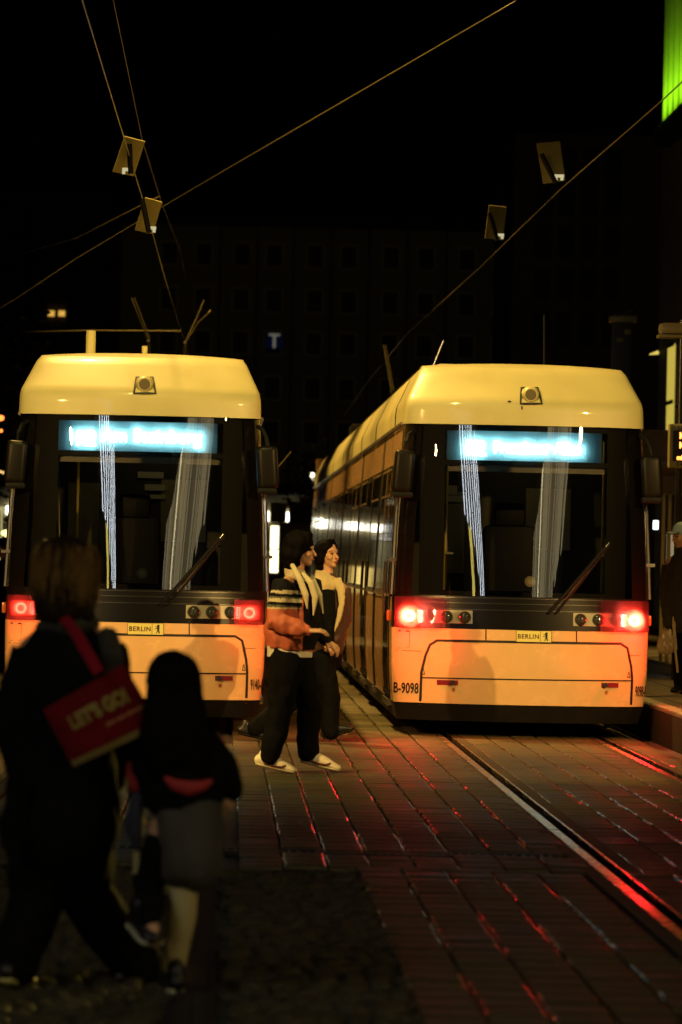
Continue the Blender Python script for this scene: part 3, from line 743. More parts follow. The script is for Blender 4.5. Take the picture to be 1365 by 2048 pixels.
# left block with two small lit windows
YL = 150.0; a = at(-30, 600, YL)
e = empty('apartment_block', (a.x-8, YL, 0), 'dark block on the far left with two small lit windows', 'building')
zt = at(60, 380, YL).z
m = MB(); m.bbox(a.x-20, at(225, 700, YL).x, YL, YL+10, -.03, zt); m.build('wall', mat('left_block_wall', (.05, .042, .028), .9, var=.3, vscale=.2), e, origin=e.location, smooth=False)
for cx in (103, 124):
    o = at(cx, 627, YL-.05); m = MB(); m.bbox(o.x-.11, o.x+.11, YL-.12, YL-.02, o.z-.095, o.z+.095); m.build('window', emat('lit_window', (1, .55, .10), .75), e, origin=e.location, smooth=False)
for cx in (40, 70, 158):
    for ry in (450, 540, 627, 715, 800):
        o = at(cx, ry, YL-.05); m = MB(); m.bbox(o.x-.4, o.x+.4, YL-.06, YL-.02, o.z-.6, o.z+.6); m.build('window', pane_m, e, origin=e.location, smooth=False)
# right: tall dim block behind the platform
YR = 170.0; a = at(1022, 700, YR)
e = empty('tower_block', (a.x+6, YR, 0), 'tall dim block rising behind the right tram', 'building')
m = MB(); m.bbox(a.x, a.x+30, YR, YR+12, -.03, at(1100, 268, YR).z); m.build('wall', mat('tower_wall', (.16, .12, .07), .9, var=.3, vscale=.15), e, origin=e.location, smooth=False)
for cx in (1084, 1130, 1176, 1222):
    for ry in (330, 400, 484, 568, 660):
        o = at(cx+(568-ry)*.022, ry, YR); m = MB(); m.bbox(o.x-.32, o.x+.32, YR-.06, YR+.02, o.z-.65, o.z+.65); m.build('window', pane_m, e, origin=e.location, smooth=False)
# right: street-side building with green-washed fins and lit ground-floor windows
XG = 8.78
e = empty('shop_building', (XG, 70, 0), 'building along the right edge with green-lit upper fins and yellow shop windows', 'building')
fac = mat('facade_dark', (.10, .08, .05), .7, var=.3, vscale=.4)
m = MB(); m.bbox(XG+.25, XG+12, 44, 90.5, -.03, 16.6); m.build('wall', fac, e, origin=e.location, smooth=False)
m = MB(); m.bbox(XG-.1, XG+.6, 44, 89.0, at(1330, 251, 88).z-.35, at(1330, 251, 88).z); m.build('ledge', M['blackm'], e, origin=e.location, smooth=False)
fin_m = mat('fin_panel', (.45, .45, .40), .5, var=.1)
for i in range(10):
    y = 88.2-i*1.05
    m = MB(); m.bbox(XG+.0, XG+.24, y-.84, y, at(1330, 251, 88).z+.005, 17); m.build('fin', fin_m, e, origin=e.location, smooth=False)
zf = at(1330, 253, 88).z
for i in range(6):
    lamp('green_wash_light', 'SPOT', (XG-.75, 87.78-i*1.05, zf+.25), 85, (.36, 1, .01), (XG+.05, 87.78-i*1.05, zf+.75), .10, 120, 1.0)
lw = emat('shop_window_light', (.85, .66, .10), .62)
for (x0, x1, y0, y1) in ((1332.5, 1345, 692, 946), (1357, 1372, 690, 850)):
    o0 = at(x0, y1, 88); o1 = at(x1, y0, 88)
    yb = 88.6 if x0 < 1340 else 86.0
    m = MB(); m.bbox(XG+.21, XG+.27, yb-1.5, yb-.3, o0.z, o1.z); f = m.build('window', lw, e, origin=e.location, smooth=False)
    m = MB(); 
    for zz in (o0.z, o1.z, o0.z*.45+o1.z*.55): m.bbox(XG+.19, XG+.215, yb-1.55, yb-.25, zz-.04, zz+.04)
    m.build('window_frame', M['blackm'], f, origin=e.location, smooth=False)
m = MB(); m.bbox(XG-3.2, XG+.2, 60, 89.2, 3.05, 3.5); m.build('canopy', mat('canopy_brown', (.20, .12, .05), .6, var=.2), e, origin=e.location, smooth=False)
m = MB()
o = at(1310, 706, 90); m.loft([(o+V((-.10, 0, -.03)), .012, .012), (o+V((.06, 0, .01)), .04, .03)], n=10)
m.build('wall_light', emat('wall_light', (1, .75, .15), .8), e, origin=e.location)

# dark mast behind the right tram roof, with a clamp and fittings
b = at(1243, 800, 62); e = empty('catenary_mast', (b.x, b.y, 0), 'thick black mast with clamps behind the right tram', 'mast')
zt = at(1243, 622, 62).z
m = MB(); m.rbox((b.x, b.y, zt/2), (.29, .29, zt), .03); m.build('post', mat('mast_black', (.012, .012, .010), .35, 0, .3), e, origin=e.location)
m = MB(); m.rbox((b.x, b.y, zt-.12), (.38, .38, .10), .02); m.rbox((b.x+.06, b.y-.16, zt-.3), (.10, .08, .08), .02); m.rbox((b.x-.05, b.y-.17, zt-.42), (.09, .08, .06), .02); m.build('clamp', panm, e, origin=e.location)
# pale slim pole with a lamp collar + passenger display on the platform
b = at(1350, 1300, 50)
e = empty('display_pole', (b.x, b.y, PZ), 'slim dark pole carrying the passenger information display at the right edge', 'pole')
m = MB(); m.cyl((b.x, b.y, PZ), (b.x, b.y, at(1350, 640, 50).z), .036, n=16); m.build('post', mat('pole_dark', (.03, .028, .02), .25, 0, .5), e, origin=e.location)
q = at(1345, 658, 50); m = MB(); m.rbox((q.x+.06, q.y, q.z), (.42, .3, .13), .05); m.rbox((q.x-.02, q.y-.02, q.z-.09), (.30, .3, .04), .015); m.build('lamp_collar', mat('lamp_collar', (.22, .19, .09), .4), e, origin=e.location)
m = MB()
for s in (-1, 1): m.rbox((b.x+s*.045, b.y-.03, at(1350, 813, 50).z), (.03, .05, .035), .01)
m.build('bolt', M['blackm'], e, origin=e.location)
q0 = at(1339, 935, 49.6); q1 = at(1365, 848, 49.6)
d = empty('passenger_display', ((q0.x+.9), q0.y, q0.z), 'passenger information display with orange lettering cut off by the right edge', 'display board')
W_ = 1.75; cx = q0.x+W_/2; cz = (q0.z+q1.z)/2; H_ = q1.z-q0.z
m = MB(); m.rbox((cx, q0.y+.12, cz), (W_, .22, H_), .015); m.build('case', mat('display_case', (.42, .36, .14), .5), d, origin=d.location)
m = MB(); m.bbox(q0.x+.035, q0.x+W_-.03, q0.y-.002, q0.y+.01, q0.z+.075, q1.z-.075); m.build('screen', mat('display_black', (.012, .004, .003), .4), d, origin=d.location, smooth=False)
m = MB()
for s_, x, z, sz in (('Linie   Ziel', .09, cz-q0.z+H_/2-.058, .06), ('S + U Alexanderplatz', .08, .018, .06)):
    vs, fs = text2d(s_, sz, .0008); m.add([(q0.x+x+a, q0.y-.004, q0.z+z+b_) for a, b_ in vs], fs)
m.build('header_text', M['inkblack'], d, origin=d.location, smooth=False)
m = MB()
for s_, x, z in (('M2 Am Steinberg', .108, .335), ('M2 Prenzlauer Allee', .108, .225), ('min', .085, .092)):
    vs, fs = text2d(s_, .10 if s_ != 'min' else .075, .004, .85); m.add([(q0.x+x+a, q0.y-.006, q0.z+z+b_) for a, b_ in vs], fs)
m.build('led_text', emat('orange_led', (1, .35, .06), 3.5), d, origin=d.location, smooth=False)
# glass tram shelter on the platform
c0 = at(1318, 990, 58); e = empty('tram_shelter', (c0.x, 58, PZ), 'glass tram shelter with yellow-lit posts on the platform behind the man in the cap', 'shelter')
post_m = mat('shelter_post', (.45, .34, .12), .35, .3)
zt = at(1340, 985, 58).z
for px in (1326, 1338, 1352):
    o = at(px, 1100, 58); m = MB(); m.bbox(o.x-.02, o.x+.02, 57.97, 58.03, PZ, zt); m.build('post', post_m, e, origin=e.location, smooth=False)
o = at(1322, 1000, 58); m = MB(); m.bbox(o.x, o.x+4, 57.6, 60, zt, zt+.22); m.build('roof', mat('shelter_roof', (.10, .07, .04), .5), e, origin=e.location, smooth=False)
m = MB(); m.bbox(o.x+.05, o.x+4, 57.99, 58.0, PZ+.2, zt-.05); m.build('glass_pane', M['clear'], e, origin=e.location, smooth=False)
o = at(1312, 1050, 62); m = MB(); m.rbox((o.x, 62, o.z), (.075, .05, .13), .01); tag(m.build('lit_notice', emat('white_notice', (.8, .95, 1), 3), None, origin=o), 'small bright white notice light beside the right mirror of the right tram', 'notice light')

# lit shopfront at the far end of the street (behind the left tram) and the advertising light box in the gap
e = empty('shopfront', (-2.5, 128, 0), 'lit shopfront at the far end of the gap between the trams', 'shop')
m = MB(); m.bbox(-9, 3.1, 128, 131, -.03, 3.45); m.build('wall', mat('shop_wall', (.42, .34, .16), .8, var=.2), e, origin=e.location, smooth=False)
for i in range(14):
    x = -8.8+i*.82+random.uniform(-.1, .1); m = MB(); m.bbox(x, x+random.uniform(.2, .42), 127.9, 127.99, 2.72+random.uniform(-.08, .05), 2.95); m.build('strip_light', emat('shop_strip', (1, .98, .85), 6), e, origin=e.location, smooth=False)
for i in range(9):
    x = -8.8+i*.95; m = MB(); m.bbox(x, x+.5, 127.9, 127.99, .7, 1.6); m.build('shop_window', emat('shop_glow', (1, .7, .2), .5+1.2*random.random()), e, origin=e.location, smooth=False)
m = MB(); m.bbox(-9.2, 3.3, 126.9, 131, 3.45, 3.8); m.build('fascia', M['blackm'], e, origin=e.location, smooth=False)
b0 = at(540, 1145, 110); b1 = at(558, 1052, 110)
e = empty('advertising_box', ((b0.x+b1.x)/2, 110, 0), 'white light box of two stacked panels glowing between the trams', 'light box')
m = MB(); m.bbox(b0.x-.03, b1.x+.03, 109.9, 110.1, 0, b1.z+.04); m.build('case', M['blackm'], e, origin=e.location, smooth=False)
zm = (b0.z+b1.z)/2
for za, zb in ((b0.z, zm-.015), (zm+.015, b1.z)):
    m = MB(); m.bbox(b0.x, b1.x, 109.86, 109.895, za, zb); m.build('lit_panel', emat('light_box', (1, .92, .50), 3.2), e, origin=e.location, smooth=False)
c0 = at(558, 1078, 116); c1 = at(626, 1046, 116)
e = empty('kiosk', (c0.x, 116, 0), 'pale kiosk with a rounded sign and a painted panel on its roof in the gap', 'kiosk')
km = mat('kiosk_wall', (.50, .40, .14), .7, var=.1)
m = MB(); m.bbox(c0.x, c1.x+.3, 116, 118, 0, c1.z); m.build('wall', km, e, origin=e.location, smooth=False)
s0 = at(541, 1044, 114); s1 = at(574, 1005, 114); m = MB(); m.rbox(((s0.x+s1.x)/2, 114, (s0.z+s1.z)/2), (s1.x-s0.x, .15, s1.z-s0.z), .07); m.build('rounded_sign', mat('kiosk_sign', (.34, .25, .09), .7), e, origin=e.location)
s0 = at(578, 1045, 115); s1 = at(628, 1004, 115); m = MB(); m.bbox(s0.x, s1.x, 115, 115.2, s0.z, s1.z); gp = m.build('painted_panel', mat('graffiti_ground', (.035, .022, .015), .8), e, origin=e.location, smooth=False)
m = MB(); gw, gh = s1.x-s0.x, s1.z-s0.z
for pts in ([(.05, .3), (.12, .75), (.35, .95), (.7, .9), (.92, .98)], [(.15, .2), (.3, .5), (.55, .45), (.62, .75), (.45, .8), (.4, .6)], [(.3, .08), (.5, .3), (.8, .22), (.75, .5), (.9, .6)], [(.55, .1), (.75, .12), (.95, .3)]):
    m.tube([(s0.x+gw*a, 114.98, s0.z+gh*b) for a, b in pts], .028)
m.build('painted_stroke', mat('graffiti_stroke', (.30, .22, .09), .8), gp, origin=e.location)
m = MB(); m.tube([at(556, 1130, 112), at(566, 1095, 112), at(572, 1072, 112)], .04); tag(m.build('slant_highlight', mat('highlight_yellow', (.6, .48, .12), .5), None, origin=at(556, 1130, 112)), 'slanting yellow strip put in as a highlight beside the kiosk', 'pole')  # yellow tube standing in for slanting highlights

# small red-leaved tree between the kiosk and the far end of the right tram
def tree(px, py, Y, h, w_, label, lm, n=260):
    b = at(px, py, Y); e = empty('street_tree', (b.x, Y, 0), label, 'tree', 'trees beyond the trams')
    m = MB(); m.loft([((b.x, Y, 0), .10, .10), ((b.x+.05, Y, h*.4), .07, .07), ((b.x, Y, h*.8), .03, .03)], n=10)
    for i in range(6):
        q = i*1.05; m.cap((b.x, Y, h*(.4+.05*i)), (b.x+math.cos(q)*w_*.4, Y+math.sin(q)*w_*.4, h*(.6+.06*i)), .03, .012, 6)
    m.build('trunk', mat('bark', (.05, .04, .025), .9), e, origin=e.location)
    m = MB()
    for i in range(n):
        q = V((random.gauss(0, .42), random.gauss(0, .42), random.gauss(0, .40)))
        c = V((b.x, Y, h*.72))+V((q.x*w_, q.y*w_, q.z*h*.45)); f, r, u = frame(V((random.gauss(0, 1), random.gauss(0, 1), random.gauss(0, 1)+.01)))
        s = random.uniform(.06, .14)
        m.add([c-r*s, c+u*s*.5, c+r*s, c-u*s*.5], [(0, 1, 2, 3)])
    m.build('crown', lm, e, origin=e.location, smooth=False)
tree(622, 1040, 122, 4.6, 1.0, 'small red-leaved tree by the far end of the right tram', mat('red_leaf', (.16, .05, .025), .7), 420)
tree(30, 1000, 95, 6.0, 1.9, 'dim bushy tree at the left edge behind the left tram', mat('dull_leaf', (.05, .045, .02), .8), 1500)

# ------------------------------------------------------------------ facades behind the camera that light up in the windscreens
def lit_facade(x, y0, y1, label, cat, items):
    e = empty('lit_building', (x, (y0+y1)/2, 0), label, cat, 'lit buildings behind the viewer')
    s = 1 if x < 0 else -1
    m = MB(); m.bbox(*sorted((x, x-s*6)), y0, y1, -.03, 22); m.build('wall', fac, e, origin=e.location, smooth=False)
    for (a, b, z0, z1, em) in items:
        m = MB(); m.bbox(*sorted((x, x+s*.12)), a, b, z0, z1); m.build('window', em, e, origin=e.location, smooth=False)
cool = emat('office_light', (.85, .93, 1.0), 8); warm = emat('warm_office', (1, .80, .42), 1.25); warm2 = emat('warm_office_bright', (1, .84, .45), 5); warm3 = emat('warm_office_dim', (1, .78, .40), .5); yel = emat('yellow_sign', (1, .78, .16), 4.5)
it = []
for i in range(8):
    y = -8+i*2.3; zz = 8.6
    while zz < 14:
        h = random.uniform(.7, 2.2); it.append((y+random.uniform(-.12, .12), y+.36+random.uniform(-.1, .2), zz, zz+h, cool)); zz += h+random.uniform(.05, .16)
shopw = emat('shop_front', (1, .80, .45), 5)
for i in range(4): it.append((-6+i*4.2, -5.1+i*4.2, .8, 2.6, shopw))
for zz in (6.2, 7.0, 7.8): it.append((3.6, 5.6, zz, zz+.7, yel))
lit_facade(-9.5, -10, 12, 'tall office front behind the viewer on the left with white lit window strips', 'building', it)
it = []
for i in range(44):
    y = -25+i*.94; wd = random.choice((.35, .5, .62, .75)); it.append((y, y+wd, 6.0+random.uniform(0, 1.2), 14.5, warm2 if i in (17, 18) else random.choice((warm, warm3, warm))))
for i in range(5): it.append((-9+i*4.6, -8.0+i*4.6, .7, 2.5, shopw))
for zz in (5.8, 6.6, 7.4): it.append((-3.2, -.8, zz, zz+.75, yel))
lit_facade(12.0, -26, 17, 'tall office front behind the viewer on the right with warm curtained windows', 'building', it)

# ------------------------------------------------------------------ people
skin = mat('skin', (.50, .27, .15), .5, var=.08, vscale=20)
hair_k = mat('black_hair', (.0035, .0028, .0022), .7, spec=.04, var=.4, vscale=60)
dark_eye = mat('eye_dark', (.015, .010, .008), .3); lip = mat('lip', (.30, .09, .07), .5)
navy = mat('navy_cloth', (.007, .007, .009), .85, spec=.12, bump=.2)
cream = mat('cream_cloth', (.50, .43, .26), .8, bump=.2); orange = mat('orange_cloth', (.48, .11, .05), .65, bump=.2, var=.15)
whitec = mat('white_cloth', (.62, .58, .48), .8); grey_c = mat('grey_olive_cloth', (.10, .09, .05), .8)
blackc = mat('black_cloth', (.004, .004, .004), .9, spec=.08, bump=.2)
shoe_w = mat('white_leather', (.80, .74, .52), .5); shoe_k = mat('black_leather', (.012, .010, .010), .35)
def head(mb, H, f, up=(0, 0, 1)):
    f, r, u = frame(f, up); fr = [f, r, u]
    mb.ell(H+u*.028-f*.005, (.098, .078, .102), fr); mb.ell(H+f*.030-u*.045, (.060, .060, .070), fr); mb.ell(H+f*.066-u*.096, (.024, .030, .022), fr)
    mb.cap(H+f*.086+u*.012, H+f*.112-u*.034, .009, .014); mb.ell(H+f*.076+u*.026, (.022, .056, .016), fr)
    mb.ell(H+f*.085-u*.064, (.018, .026, .014), fr)
    for s in (-1, 1):
        mb.ell(H+r*s*.078-u*.008-f*.01, (.022, .012, .032), fr); mb.ell(H+f*.064+r*s*.042-u*.03, (.026, .024, .026), fr)
    return f, r, u
def face(H, f, up, parent, o):
    f, r, u = frame(f, up)
    for s in (-1, 1):
        m = MB(); m.ell(H+f*.083+r*s*.033+u*.004, (.010, .014, .007), [f, r, u], 10, 8); m.build('eye', dark_eye, parent, origin=o)
        m = MB(); m.tube([H+f*.086+r*s*.016+u*.026, H+f*.086+r*s*.036+u*.031, H+f*.074+r*s*.054+u*.026], .0045); m.build('eyebrow', hair_k, parent, origin=o)
    m = MB(); m.ell(H+f*.099-u*.066, (.008, .022, .009), [f, r, u], 12, 8); m.build('lips', lip, parent, origin=o)
def hand(mb, wr, d, pn, side, curl=.5, sc=1.0):
    """palm, four unequal curled fingers and a thumb; d = finger direction, pn = palm normal"""
    d = V(d).normalized(); pn = (V(pn)-d*V(pn).dot(d)).normalized(); s = d.cross(pn)*side
    mb.loft([(wr, .026*sc, .020*sc), (wr+d*.04*sc, .038*sc, .016*sc), (wr+d*.088*sc, .040*sc, .014*sc)], adir=s, n=12)
    for k, L in enumerate((.068, .078, .072, .056)):
        b = wr+d*.088*sc+s*(.030-.020*k)*sc; a1 = curl*.9; a2 = curl*2.0
        p1 = b+(d*math.cos(a1)+pn*math.sin(a1))*L*.52*sc; p2 = p1+(d*math.cos(a2)+pn*math.sin(a2))*L*.5*sc
        mb.cap(b, p1, .0095*sc, .0088*sc, 8); mb.cap(p1, p2, .0088*sc, .0075*sc, 8)
    t0 = wr+d*.025*sc+s*.030*sc; t1 = t0+(d*.7+s*.6+pn*.3).normalized()*.042*sc; t2 = t1+(d*.9+s*.1+pn*.4).normalized()*.032*sc
    mb.cap(t0, t1, .013*sc, .011*sc, 8); mb.cap(t1, t2, .011*sc, .009*sc, 8)
def body(J, f, up=(0, 0, 1), hands=()):
    mb = MB(); ff, r, u = head(mb, J['H'], f, up)
    mb.loft([(J['N'], .056, .056), (J['H']-u*.05-ff*.015, .050, .052)])
    cr = (J['SR']-J['SL']).normalized()
    mb.loft([(J['P'], .15, .11), (J['P']*.5+J['C']*.5, .135, .10), (J['C'], .165, .115), (J['N']*.45+J['C']*.55, .15, .10), (J['N']*.85+J['C']*.15, .07, .065)], adir=cr)
    for q in 'LR':
        mb.cap(J['N']*.4+J['S'+q]*.6, J['S'+q], .05, .052); mb.cap(J['S'+q], J['E'+q], .048, .038); mb.cap(J['E'+q], J['W'+q], .038, .026)
        mb.cap(J['T'+q], J['K'+q], .078, .052); mb.cap(J['K'+q], J['A'+q], .050, .036); mb.cap(J['P'], J['T'+q], .10, .085)
        d = J['F'+q]-J['A'+q]; mb.cap(J['A'+q], J['F'+q], .036, .03)
    for a in hands: hand(mb, *a)
    return mb
def shoe(name, A, toe, mt, parent, o, sole, sc=1.0, swoosh=None):
    """A = ankle, toe = tip on the ground line"""
    A = V(A); toe = V(toe); d = (toe-A); d.z = toe.z-A.z; dh = V((d.x, d.y, 0)).normalized(); side = V((-dh.y, dh.x, 0))
    toe = toe+V((0, 0, 0))
    hd = (toe-(A-V((0, 0, .075))-dh*.07)); hd.normalize(); up = side.cross(hd)*-1
    if up.z < 0: up = -up
    heel = toe-hd*.285*sc
    m = MB(); P = lambda t, h: heel+hd*.285*sc*t+up*h
    m.loft([(P(.05, .045), .034, .040), (P(.20, .054), .038, .050), (P(.42, .055), .042, .050), (P(.62, .046), .046, .040), (P(.80, .036), .047, .030), (P(.90, .032), .042, .025)], adir=side, n=14)
    m.loft([(P(.14, .06), .035, .045), (P(.16, .10), .036, .044)], adir=side)
    b = blob(name, m, mt, parent, o, vox=.007, smooth=2)
    m = MB(); m.loft([(P(.03, .010), .036, .012), (P(.3, .010), .040, .012), (P(.7, .011), .050, .013), (P(.90, .014), .046, .012)], adir=side, n=14); m.build('sole', sole, b, origin=o)
    if swoosh:
        m = MB(); s = side if side.y < 0 else -side
        pts = [P(.18, .035)+s*.040, P(.42, .026)+s*.046, P(.60, .032)+s*.050, P(.70, .052)+s*.040]; m.tube(pts, .008); m.build('side_stripe', swoosh, b, origin=o)
    return b

# ---- man walking in the navy and orange jacket
Y0 = 32.7
def J_(px, py, dy=0.0): return at(px, py, Y0+dy)
base = V((J_(590, 1543).x, Y0, 0))
J = dict(H=J_(602, 1100), N=J_(594, 1154), SR=J_(566, 1172, -.16), SL=J_(622, 1170, .16), ER=J_(553, 1245, -.26), WR=J_(618, 1262, -.34), EL=J_(632, 1242, .24), WL=J_(652, 1282, .12),
         C=J_(592, 1205), P=J_(580, 1300), TR=J_(573, 1318, -.09), TL=J_(592, 1318, .09), KR=J_(562, 1420, -.10), KL=J_(620, 1412, .10), AR=J_(541, 1513, -.10), AL=J_(617, 1504, .10),
         FR=J_(575, 1538, -.10), FL=J_(664, 1534, .10))
fd = V((.97, -.20, -.03))
mb = body(J, fd, hands=[(J['WR'], (1, -.1, .05), (.1, .3, -1), 1, .45), (J['WL'], (.8, -.2, -.5), (-.3, .5, -.6), -1, .6)])
man = tag(blob('person', mb, skin, None, base, vox=.0075, smooth=3), 'man with chin-length black hair striding in a navy and orange jacket and white trainers', 'person', 'couple walking past the trams')
face(J['H'], fd, (0, 0, 1), man, base)
H = J['H']; f, r, u = frame(fd)
m = MB(); fr = [f, r, u]
m.ell(H+u*.045-f*.022, (.120, .108, .110), fr); m.ell(H-f*.060-u*.03, (.092, .110, .115), fr); m.ell(H-f*.055-u*.090, (.078, .100, .080), fr)
for s in (-1, 1):
    m.cap(H+f*.020+r*s*.083+u*.075, H-f*.005+r*s*.092-u*.045, .036, .030); m.cap(H+f*.055+r*s*.035+u*.118, H+f*.058+r*s*.074+u*.045, .028, .014)
blob('hair', m, hair_k, man, base, vox=.009, smooth=3, wr=.006, wscale=26)
cr = (J['SR']-J['SL']).normalized()
m = MB()
m.loft([(J['P']+V((0, 0, .00)), .20, .175), (J['P']*.7+J['C']*.3, .235, .20), (J['C'], .235, .18), (J['C']*.45+J['N']*.55, .19, .135), (J['N']-V((0, 0, .03)), .10, .09)], adir=cr, n=18, dome=False)
for q in 'RL':
    m.loft([(J['S'+q]*.8+J['C']*.2, .085, .085), (J['S'+q], .088, .088), (J['E'+q]*.5+J['S'+q]*.5, .092, .09), (J['E'+q], .086, .082), (J['E'+q]*.4+J['W'+q]*.6, .072, .068), (J['E'+q]*.04+J['W'+q]*.96, .042, .042)], n=14)
zy = J_(560, 1216).z; zs1 = J_(560, 1172).z; cxm = J_(607, 1200).x
def mf(c):
    front = c.x > cxm and c.y < Y0+.3 and c.z > J_(600, 1300).z and not (c.y < Y0-.19)
    if front: return 0
    if c.z > J_(560, 1180).z: return 0
    if c.z > J_(560, 1217).z and c.x < J_(604, 1200).x:
        k = (c.z-J_(560, 1217).z)*100 + c.x*3
        return (2 if (k % 6.5) < 2.6 else (3 if (k % 6.5) < 4 else 0))
    return 1
jk = blob('jacket', m, [navy, orange, cream, grey_c], man, base, vox=.010, smooth=3, wr=.018, wscale=11, matfn=mf)
m = MB(); m.loft([(J['P']-V((0, 0, .055)), .178, .158), (J['P']-V((0, 0, .05)), .186, .165), (J['P']+V((0, 0, .03)), .185, .165)], adir=cr, n=24, dome=False); m.build('shirt_hem', whitec, man, origin=base)
m = MB()
fp = lambda px, py, dy: J_(px, py, dy)
for pts, wd in (([(585, 1130, -.10), (600, 1158, -.20), (612, 1190, -.235), (615, 1218, -.24)], 0.026), ([(606, 1148, -.14), (622, 1165, -.215), (631, 1195, -.24), (627, 1232, -.25)], .026), ([(628, 1160, -.12), (640, 1190, -.19), (647, 1228, -.20)], .022)):
    n_ = len(pts)
    m.loft([(fp(*p), wd*(.75 if i == 0 else (1.0 if i < n_-1 else .18)), .014) for i, p in enumerate(pts)], adir=(1, 0, .3), n=10)
m.loft([(fp(588, 1139, .04), .078, .070), (fp(592, 1152, .0), .088, .078)], adir=cr, n=18)
blob('scarf', m, cream, man, base, vox=.007, smooth=2)
def trousers(J, mt, parent, base, wide=1.0, waist=.0, wr=.016, vox=.011, cuff=.085):
    m = MB(); cr = (J['SR']-J['SL']).normalized()
    m.loft([(J['P']+V((0, 0, .08)), .17, .135), (J['P'], .18, .15), (J['P']-V((0, 0, .07)), .17, .15)], adir=cr, n=16)
    for q in 'RL':
        m.loft([(J['P']*.5+J['T'+q]*.5, .11, .12), (J['T'+q], .115*wide, .125*wide), (J['T'+q]*.4+J['K'+q]*.6, .10*wide, .11*wide), (J['K'+q], .085*wide, .09*wide), (J['K'+q]*.4+J['A'+q]*.6, .08*wide, .085*wide), (J['A'+q], cuff, cuff*1.05)], n=16)
    return blob('trousers', m, mt, parent, base, vox=vox, smooth=3, wr=wr, wscale=8)
trousers(J, blackc, man, base, 1.12)
mar = mat('maroon_stripe', (.10, .02, .015), .5)
for q in 'RL': shoe('shoe', J['A'+q], J['F'+q]+V((.07, 0, -.045)), shoe_w, man, base, mat('cream_sole', (.5, .44, .26), .6), 1.12, swoosh=mar)

# ---- woman in the shearling jacket
Y0 = 38.2
base = V((J_(600, 1481).x, Y0, 0))
J = dict(H=J_(655, 1110), N=J_(656, 1152), SR=J_(632, 1174, -.10), SL=J_(684, 1178, .14), ER=J_(622, 1240, -.2), WR=J_(648, 1285, -.22), EL=J_(690, 1238, .08), WL=J_(668, 1280, -.14),
         C=J_(655, 1210), P=J_(650, 1300), TR=J_(640, 1318, -.08), TL=J_(655, 1318, .08), KR=J_(660, 1395, -.08), KL=J_(585, 1400, .08), AR=J_(662, 1462, -.08), AL=J_(512, 1456, .08), FR=J_(690, 1466, -.08), FL=J_(535, 1472, .08))
fd = V((.74, -.66, .10))
mb = body(J, fd, hands=[(J['WL'], (-.35, -.2, -.9), (-.6, .6, -.1), -1, .7), (J['WR'], (.7, 0, -.6), (-.4, .6, -.2), 1, .6)])
wom = tag(blob('person', mb, skin, None, base, vox=.0075, smooth=3), 'woman with short black hair in a brown shearling jacket, glancing up beside the walking man', 'person', 'couple walking past the trams')
face(J['H'], fd, (0, 0, 1), wom, base)
H = J['H']; f, r, u = frame(fd); fr = [f, r, u]
m = MB(); m.ell(H+u*.044-f*.020, (.106, .094, .100), fr); m.ell(H-f*.055-u*.03, (.075, .092, .10), fr)
for s in (-1, 1): m.cap(H+f*.012+r*s*.078+u*.08, H-f*.01+r*s*.088-u*.05, .034, .03); m.cap(H+f*.05+r*s*.03+u*.116, H+f*.05+r*s*.07+u*.05, .026, .014)
m.ell(H-f*.05-u*.11, (.06, .075, .05), fr)
blob('hair', m, hair_k, wom, base, vox=.009, smooth=3, wr=.005, wscale=26)
brown = mat('brown_suede', (.075, .032, .018), .75, var=.2, bump=.2)
cr = (J['SR']-J['SL']).normalized(); m = MB()
m.loft([(J['P']+V((0, 0, .02)), .20, .15), (J['P']*.5+J['C']*.5, .205, .16), (J['C'], .205, .15), (J['C']*.45+J['N']*.55, .18, .12), (J['N']-V((0, 0, .03)), .09, .08)], adir=cr, n=18)
for q in 'RL': m.loft([(J['S'+q]*.8+J['C']*.2, .08, .08), (J['S'+q], .08, .08), (J['E'+q], .075, .072), (J['E'+q]*.06+J['W'+q]*.94, .05, .05)], n=14)
blob('jacket', m, brown, wom, base, vox=.010, smooth=3, wr=.010, wscale=9)
m = MB()
m.loft([(J_(648, 1150, .03), .085, .075), (J_(652, 1164, -.01), .125, .095), (J_(655, 1174, -.04), .135, .09)], adir=cr, n=18)
m.loft([(J_(636, 1160, -.10), .055, .022), (J_(640, 1176, -.14), .050, .02), (J_(646, 1186, -.15), .03, .015)], adir=(1, 0, -.3), n=10)
m.loft([(J_(674, 1160, -.09), .045, .02), (J_(683, 1180, -.12), .040, .02), (J_(684, 1208, -.15), .028, .016), (J_(678, 1238, -.17), .024, .016), (J_(668, 1262, -.18), .015, .012)], adir=(1, 0, .2), n=10)
blob('shearling_collar', m, mat('shearling', (.52, .40, .20), .95, bump=.6, bscale=120), wom, base, vox=.009, smooth=2, wr=.005, wscale=40)
m = MB(); m.loft([(J_(655, 1185, -.16), .07, .03), (J_(655, 1230, -.19), .075, .03), (J_(652, 1285, -.18), .07, .03)], adir=(1, 0, 0), n=12); m.build('dark_top', blackc, wom, origin=base)
trousers(J, blackc, wom, base, 1.1)
shoe('shoe', J['AR'], J['FR']+V((.09, 0, .02)), shoe_k, wom, base, M['rubber']); shoe('shoe', J['AL'], J['FL']+V((.02, 0, -.05)), shoe_k, wom, base, M['rubber'])

